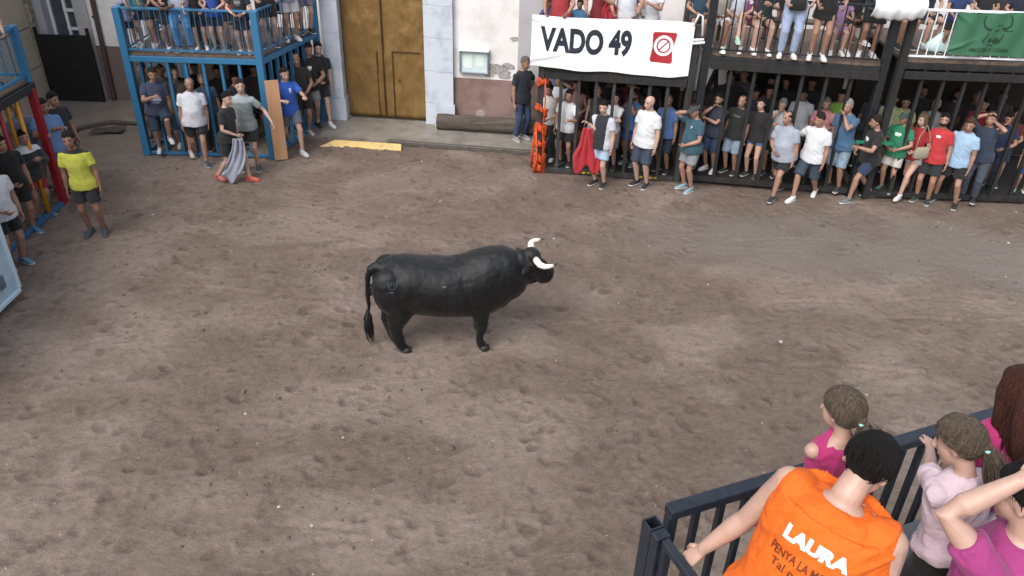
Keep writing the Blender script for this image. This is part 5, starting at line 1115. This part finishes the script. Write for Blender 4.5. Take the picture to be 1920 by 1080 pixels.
for sg, fx, rx, yf, yh in ((-1, .50, -.46, -.20, -.17), (1, .50, -.55, .20, .05)):
    y = yf
    leg([(.52, y, .88), (.52, y, .70), (.52*.5+fx*.5, y, .56), (fx+.03, y, .42), (fx+.025, y, .34), (fx+.01, y, .24), (fx, y, .16), (fx+.01, y, .11), (fx+.045, y, .05), (fx+.055, y, .02)],
        [(.18, .12), (.165, .115), (.125, .095), (.085, .072), (.080, .07), (.058, .052), (.056, .05), (.066, .06), (.066, .06), (.060, .055)])
    y = yh
    leg([(-.58, y, .95), (-.53, y, .76), (-.50, y, .62), (rx-.09, y, .50), (rx-.115, y, .40), (rx-.11, y, .33), (rx-.085, y, .22), (rx-.07, y, .15), (rx-.05, y, .10), (rx-.02, y, .05), (rx-.0, y, .02)],
        [(.26, .16), (.22, .15), (.18, .13), (.135, .105), (.105, .085), (.088, .072), (.074, .064), (.068, .06), (.072, .066), (.070, .064), (.064, .058)])
    LG[sg] = ((fx+.055, yf), (rx-.0, yh))
tailp = [(-.68, 0, 1.17), (-.76, .0, 1.21), (-.84, .0, 1.17), (-.89, -.0, 1.05), (-.905, -.0, .90), (-.905, -.0, .74), (-.905, -.0, .60), (-.915, 0, .50)]
q.loft(tailp, [.075, .06, .05, .038, .032, .027, .024, .022], ref=(0, 1, 0), n=10)
Hr = rotm((0, 0, 1), 2)@rotm((1, 0, 0), 10)@rotm((0, 1, 0), 27); hc = V3(1.15, 0, 1.21); Hr2 = rotm((0, 0, 1), 6)@rotm((1, 0, 0), 8)@rotm((0, 1, 0), 22)
zf = {1: .62, -1: 1.0}
def HN(x_, y_, z_): return hc+Hr2@(V3(x_*.9, y_*1.12, z_*1.28))
def HH(x_, y_, z_): return hc+Hr@(V3(x_*.9, y_*1.12, z_*1.28))
q.loft([HH(-.26, 0, -.15), HH(-.10, 0, -.075), HH(.04, 0, -.055), HH(.16, 0, -.065), HH(.27, 0, -.075), HH(.36, 0, -.085), HH(.42, 0, -.09), HH(.45, 0, -.09)],
       [(.15, .15), (.165, .20), (.15, .18), (.13, .155), (.115, .135), (.108, .122), (.098, .10), (.06, .06)], ref=Hr@V3(0, 1, 0), n=20)
q.ell(HH(-.01, 0, .085), (.11, .12, .075), Hr)
q.ell(HH(.02, .10, .01), (.06, .04, .04), Hr); q.ell(HH(.02, -.10, .01), (.06, .04, .04), Hr)
q.ell(HH(.33, 0, -.16), (.10, .07, .045), Hr); q.ell(HH(.05, .08, -.15), (.13, .06, .08), Hr); q.ell(HH(.05, -.08, -.15), (.13, .06, .08), Hr)
q.loft([HH(.25, 0, -.17), HH(.05, 0, -.25), HH(-.15, 0, -.34)], [(.07, .06), (.10, .09), (.11, .14)], ref=Hr@V3(0, 1, 0), n=12)
def bpost(me):
    c = get_co(me); n_ = get_no(me)
    d = .011*fbm(c*V3(5, 5, 5), 3, 3)+.006*np.abs(vnoise(c*V3(16, 16, 5), 21))+.010*np.clip(vnoise(c*V3(14, 3, 4), 8)-.05, 0, 1)*np.clip((c[:, 0]-.6)*3, 0, 1)
    rib = .0022*np.sin(c[:, 0]*42+c[:, 2]*8)*np.exp(-((c[:, 0]-.05)/.35)**4-((c[:, 2]-.95)/.2)**4)
    zb = np.exp(-((c[:, 2]-.88)/.28)**4)
    gr = -.022*np.exp(-((c[:, 0]-.33+.25*(c[:, 2]-.9))/.05)**2)*zb-.020*np.exp(-((c[:, 0]+.36-.2*(c[:, 2]-.9))/.06)**2)*np.exp(-((c[:, 2]-.80)/.25)**4)-.014*np.exp(-((c[:, 0]-.82+.5*(c[:, 2]-1.0))/.04)**2)*np.exp(-((c[:, 2]-1.0)/.22)**4)
    set_co(me, c+n_*(d+rib+gr)[:, None])
bbody = q.remesh('body', hide, bull, .014, 6, bpost)
for sg in (-1, 1):
    q = MB(); q.loft([HH(-.05, .12*sg, -.0), HH(-.08, .17*sg, -.01), HH(-.11, .21*sg, -.03), HH(-.13, .24*sg, -.05)], [(.03, .02), (.045, .018), (.038, .012), (.01, .006)], ref=Hr@V3(1, 0, 0), n=12); q.build('ear', hide, bull, smooth=True)
    P = [HN(.02, .08*sg, .075+(.075-.075)*zf[sg]), HN(.02, .15*sg, .075+(.085-.075)*zf[sg]), HN(.04, .21*sg, .075+(.09-.075)*zf[sg]), HN(.08, .25*sg, .075+(.105-.075)*zf[sg]), HN(.135, .268*sg, .075+(.13-.075)*zf[sg]), HN(.185, .27*sg, .075+(.155-.075)*zf[sg])]
    P2_ = [P[-1]-(P[-1]-P[-2])*.04, HN(.215, .265*sg, .075+(.172-.075)*zf[sg]), HN(.24, .257*sg, .075+(.19-.075)*zf[sg])]
    q = MB(); q.loft(P, [.042, .043, .040, .035, .028, .019], ref=(0, 0, 1), n=16); o = q.build('horn', horn_m, bull, smooth=True)
    q = MB(); q.loft(P2_, [.0195, .011, .002], ref=(0, 0, 1), n=14); q.build('horn_tip', tip_m, o, smooth=True)
    q = MB(); q.ell(HH(.09, .112*sg, .0), (.024, .016, .02), Hr); q.build('eye', mat('bull_eye', '0c0807', .1, .1), bull, smooth=True)
    for cx_, yy_ in LG[sg]:
        for s2 in (-1, 1):
            q = MB(); y = yy_+.028*s2; q.loft([(cx_-.03, y, .062), (cx_+.0, y, .035), (cx_+.035, y, .003)], [(.035, .024), (.048, .03), (.060, .033)], ref=(1, 0, 0), n=12, sq=.8); q.build('hoof', hoof_m, bull, smooth=True)
for sg in (-1, 1): q = MB(); q.ell(HH(.43, .035*sg, -.07), (.018, .014, .012), Hr); q.build('nostril', mat('nostril', '0a0a0a', .3, .1), bull, smooth=True)
# tail brush: many strands
q = MB(); rs2 = np.random.RandomState(4)
for k in range(90):
    a = rs2.uniform(0, 6.28); r_ = rs2.uniform(0, .02); L_ = rs2.uniform(.22, .46); sp = rs2.uniform(.01, .05)
    x0, y0 = -.915+r_*math.cos(a), r_*math.sin(a); z0 = .60-rs2.uniform(0, .14)
    q.loft([(x0, y0, z0), (x0+sp*math.cos(a)-.01, y0+sp*math.sin(a), z0-L_*.4), (x0+sp*.8*math.cos(a)+.0, y0+sp*.8*math.sin(a), z0-L_*.75), (x0+.35*sp*math.cos(a)+.03, y0, z0-L_)], [.007, .007, .005, .001], ref=(0, 1, .1), n=5)
q.build('tail_brush', hide, bull, smooth=True)

# ------------------------------------------------------------------ dark sheets added inside the stands in place of their deep shade
bk = mat('painted_shade', '24201e', .9, .3, 6, .2, 30)
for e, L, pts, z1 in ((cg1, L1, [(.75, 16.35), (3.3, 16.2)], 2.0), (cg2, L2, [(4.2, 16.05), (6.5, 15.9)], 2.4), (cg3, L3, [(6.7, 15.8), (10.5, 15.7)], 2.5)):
    q = MB(); q.beam(L(pts[0], z1/2+.1), L(pts[1], z1/2+.1), .03, z1-.25); q.build('shade_backing', bk, e)
q = MB(); q.beam(BL((-6.2, 16.95), 1.0), BL((-4.5, 16.9), 1.0), .03, 1.9); q.build('shade_backing', bk, blue)

flush()
# ------------------------------------------------------------------ things that need finished surfaces
def bvh(o): 
    me = o.data; return BVHTree.FromPolygons([tuple(v.co) for v in me.vertices], [tuple(p.vertices) for p in me.polygons])
def print_on(o, name, me, org, ex, ey, m, off=.003, step=.012):
    """lay flat lettering on a garment: org/ex/ey in the garment's own space, cast inward"""
    slice_mesh(me, step); c = get_co(me); ez = nrm(np.cross(ex, ey)); T_ = bvh(o); out = np.empty_like(c)
    for i, p in enumerate(c):
        w_ = org+ex*p[0]+ey*p[1]; hit = T_.ray_cast(Vector(w_+ez*.3), Vector(-ez), .6)
        out[i] = (np.array(hit[0])+ez*off) if hit[0] is not None else w_
    set_co(me, out); me.materials.clear(); me.materials.append(m); t_ = bpy.data.objects.new(name, me); COL.objects.link(t_); t_.parent = o; me.name = name; return t_
def fit(me, w_, h_):
    c = get_co(me); c[:, 0] -= (c[:, 0].max()+c[:, 0].min())/2; c[:, 0] *= w_/(c[:, 0].max()-c[:, 0].min()); c[:, 1] *= h_/c[:, 1].max(); set_co(me, c); return me
T_, S2, Rs_ = oi['T'], oi['S'], oi['Rs']
whitep = mat('white_print', 'e9e4ea', .7, .05); darkp = mat('dark_print', '5c2a12', .8, .15)
ex = Rs_@V3(-1, 0, 0); ey = Rs_@V3(0, 0, 1)
print_on(oi['shirt'], 'lettering', fit(text_mesh('LAURA', .1, .006), .235, .052), S2(T_(-.01, .1, 1.33)), ex, ey, whitep)
print_on(oi['shirt'], 'lettering', fit(text_mesh('PENYA LA MORRALLA', .1, .0015), .33, .036), S2(T_(-.035, .1, 1.25)), ex, ey, darkp)
print_on(oi['shirt'], 'lettering', fit(text_mesh('Tal pensat i fet', .1, .001), .28, .032), S2(T_(-.03, .1, 1.2)), ex, ey, darkp)
# brand on the rump and small scars on the flank
bt_ = bvh(bbody); bm_ = mat('brand_grey', '4c565e', .8, .3); ex = V3(1, 0, 0); ey = V3(0, 0, 1)
strokes = stroke([(-.06, .06), (-.055, .0), (-.04, -.03), (0, -.035), (.03, -.02), (.045, .03), (.05, .065)], .007, .006)+stroke([(-.02, .05), (-.02, .0)], .006, .005)+stroke([(.01, .05), (.012, .0)], .006, .005)+stroke([(-.05, -.07), (-.0, -.075)], .012, .01)
print_on(bbody, 'brand_mark', poly_mesh(strokes), V3(-.57, -.3, 1.08), V3(1, 0, 0), nrm(V3(0, .5, .86)), bm_, .004, .02)
print_on(bbody, 'scar', poly_mesh(stroke([(0, 0), (.05, .006)], .016, .008)), V3(.03, -.3, 1.05), V3(1, 0, 0), nrm(V3(0, .4, .9)), mat('scar', '6d6a60', .8, .2), .004, .02)
for k_, (I, w_, h_, cc, zz, xx) in enumerate(PRT):
    ex = I['Rs']@V3(1, 0, 0); ey = I['Rs']@V3(0, 0, 1)
    print_on(I['shirt'], 'chest_print', poly_mesh([[(-w_/2, -h_/2), (w_/2, -h_/2), (w_*.4, h_/2), (-w_*.45, h_/2)], [(-w_*.4, -h_*.9), (w_*.3, -h_*.95), (w_*.3, -h_*.7), (-w_*.4, -h_*.68)]]), I['S'](I['T'](xx, -.1, zz)), ex, ey, mat('shirt_print', cc, .8, .1), .004, .02)

# hand-held and hanging cloths
def cloth(name, label, top, ln, wd, m, d=(1, 0, 0), drift=(0, 0, 0), th=.012, fold=.04, seed=1, cat='cloth', taper=.35):
    top = np.array(top, float); d = nrm(np.array(d, float)); nrm_ = np.cross(d, (0, 0, 1)); q = MB(); nu, nv = 34, 24; vs = []
    for j_ in range(nv):
        v = j_/(nv-1)
        for i in range(nu):
            u = i/(nu-1)-.5; w_ = wd*(taper+(1-taper)*min(1, v*1.6)); f_ = fold*(1.5*vnoise(np.array([u*7+seed, v*1.6, .5]), 3)+.35*math.sin(u*19+2.5*v+seed))+.012*vnoise(np.array([u*17, v*5, seed]), 6)
            w_ *= 1+.22*vnoise(np.array([v*3.2, seed*1.7, .3]), 8); vs.append(top+d*u*w_+nrm_*f_+V3(*drift)*v*v-V3(0, 0, 1)*ln*v*(1-.12*math.sin(u*9+seed)))
    fs = [(j_*nu+i, j_*nu+i+1, (j_+1)*nu+i+1, (j_+1)*nu+i) for j_ in range(nv-1) for i in range(nu-1)]; q.add(vs, fs)
    o = q.build(name, m, smooth=True); md = o.modifiers.new('s', 'SOLIDIFY'); md.thickness = th
    return tag(o, label, cat)
sw = world(si, si['S'](si['ja']['R'][2]+V3(0, -.03, -.05)))
cloth('red_cape', 'red cape hanging from the hand of the man in navy and white tee', sw+V3(0, -.02, -.02), .82, .42, fabric('c0182c'), (1, -.1, 0), (.05, 0, 0), seed=2, cat='cape')
ww = world(wi, wi['S'](wi['ja']['R'][2]+V3(0, -.02, -.06)))
cloth('grey_cloth', 'pale grey cloth swinging from the hand of the striding youth', ww, .78, .42, fabric('a4abbc'), (1, .15, 0), (-.25, -.05, 0), seed=4)
for px, Y_, wd, nm, lb, cc in ((1143, 14.72, .25, 'red_cloth', 'red cloth draped over the rail above the word VADO', 'c3263a'),):
    p = atY(1143, 20, 14.72); cloth('red_cloth', 'red cloth held over the rail above the white banner', (p[0], 14.68, 3.2), .3, .3, fabric('c3263a'), taper=.5, seed=3)
# cloth sheet over the right end of the black deck railing
p = atY(1648, 2, 13.75)
q = MB(); nu, nv = 40, 16; vs = []
for j_ in range(nv):
    v = j_/(nv-1)
    for i in range(nu):
        u = i/(nu-1); vs.append((5.72+.86*u, 13.70-.22*math.sin(v*2.6)+.02*math.sin(u*14), 3.70-.36*v**1.4-.05*math.sin(u*math.pi)*v+.012*math.sin(u*30)))
q.add(vs, [(j_*nu+i, j_*nu+i+1, (j_+1)*nu+i+1, (j_+1)*nu+i) for j_ in range(nv-1) for i in range(nu-1)])
o = q.build('parasol_cloth', canvas, smooth=True); o.modifiers.new('s', 'SOLIDIFY').thickness = .01; tag(o, 'white cloth canopy draped between the black deck and the white railing', 'cloth')
# bags, phones, bottle
def bag(pos, label, c, s_=1, rz=0, strap=.35):
    e = empty('bag', pos, rz, label, 'bag'); q = MB(); q.loft([(0, 0, -.09*s_), (0, 0, -.07*s_), (0, 0, .03*s_), (0, 0, .085*s_), (0, 0, .1*s_)], [(.11*s_, .035*s_), (.135*s_, .05*s_), (.13*s_, .045*s_), (.11*s_, .03*s_), (.09*s_, .012*s_)], n=18, sq=.6); q.build('pouch', fabric(c), e, smooth=True)
    q = MB(); q.tube([(-.12*s_, 0, .06), (-.1*s_, .02, strap*.6), (.0, .05, strap), (.1*s_, .03, strap*.6), (.12*s_, 0, .06)], .009); q.build('strap', fabric(c), e, smooth=True); return e
jp = world(ji, ji['S'](V3(.0, -.19, .95))); bag(jp, 'black shoulder bag hanging before the pale blue jeans', '14161a', 1.05)
p = atY(1727, 287, 13.62); bag(p, 'beige shoulder bag at the hip of the blonde woman in red', 'a99a86', 1.1, .2, .5)
p = at(1775, 103, 2.62); q = MB(); q.loft([(0, 0, 0), (0, 0, .05), (.01, 0, .16), (.02, 0, .26), (.03, 0, .33)], [(.20, .13), (.24, .15), (.19, .12), (.11, .07), (.03, .03)], n=18)
q.v = [tuple(np.array(v)*(1+.12*vnoise(np.array(v)*12, 3))) for v in q.v]; o = q.build('plastic_bag', mat('pale_plastic', 'c9e4ea', .35, .15, 12), smooth=True); o.location = (p[0]-.05, p[1]+.28, 2.61); tag(o, 'pale crumpled plastic bag on the deck behind the white railing', 'bag')
def phone(pos, label, rz=0): q = MB(); q.box((0, 0, 0), (.036, .005, .073)); o = q.build('phone', mat('phone_black', '0e1014', .25, .1), bev=.004); o.location = Vector([float(v) for v in pos]); o.rotation_euler = (R(-25), 0, rz); tag(o, label, 'phone')
for I, nm, lb in PH_ if 'PH_' in globals() else (): phone(world(I, I['S'](I['ja'][nm][2]+V3(0, -.07, .03))), lb, R(I['face']))
q = MB(); q.loft([(0, 0, 0), (0, 0, .14), (0, 0, .19), (0, 0, .21), (0, 0, .25)], [.034, .034, .022, .013, .013], n=16); q.loft([(0, 0, .25), (0, 0, .27)], [.016, .016], n=12)
p = at(620, 226, .07); o = q.build('bottle', mat('dark_glass', '0d1012', .15, .1), smooth=True); o.location = (p[0], p[1]-.03, .07); tag(o, 'small dark bottle at the foot of the pale stone pillar', 'bottle')
# table on the blue deck
tb = empty('table', (-4.75, 16.35, 2.02), 0, 'small folding table at the pillar end of the blue deck', 'table')
q = MB(); q.box((0, 0, .48), (.22, .18, .015)); q.build('table_top', mat('grey_top', '5b6570', .5, .1), tb)
for a in (-1, 1):
    for c_ in (-1, 1): q = MB(); q.tube([(.19*a, .15*c_, .46), (.2*a, .16*c_, 0)], .012); q.build('leg', blk_m, tb)
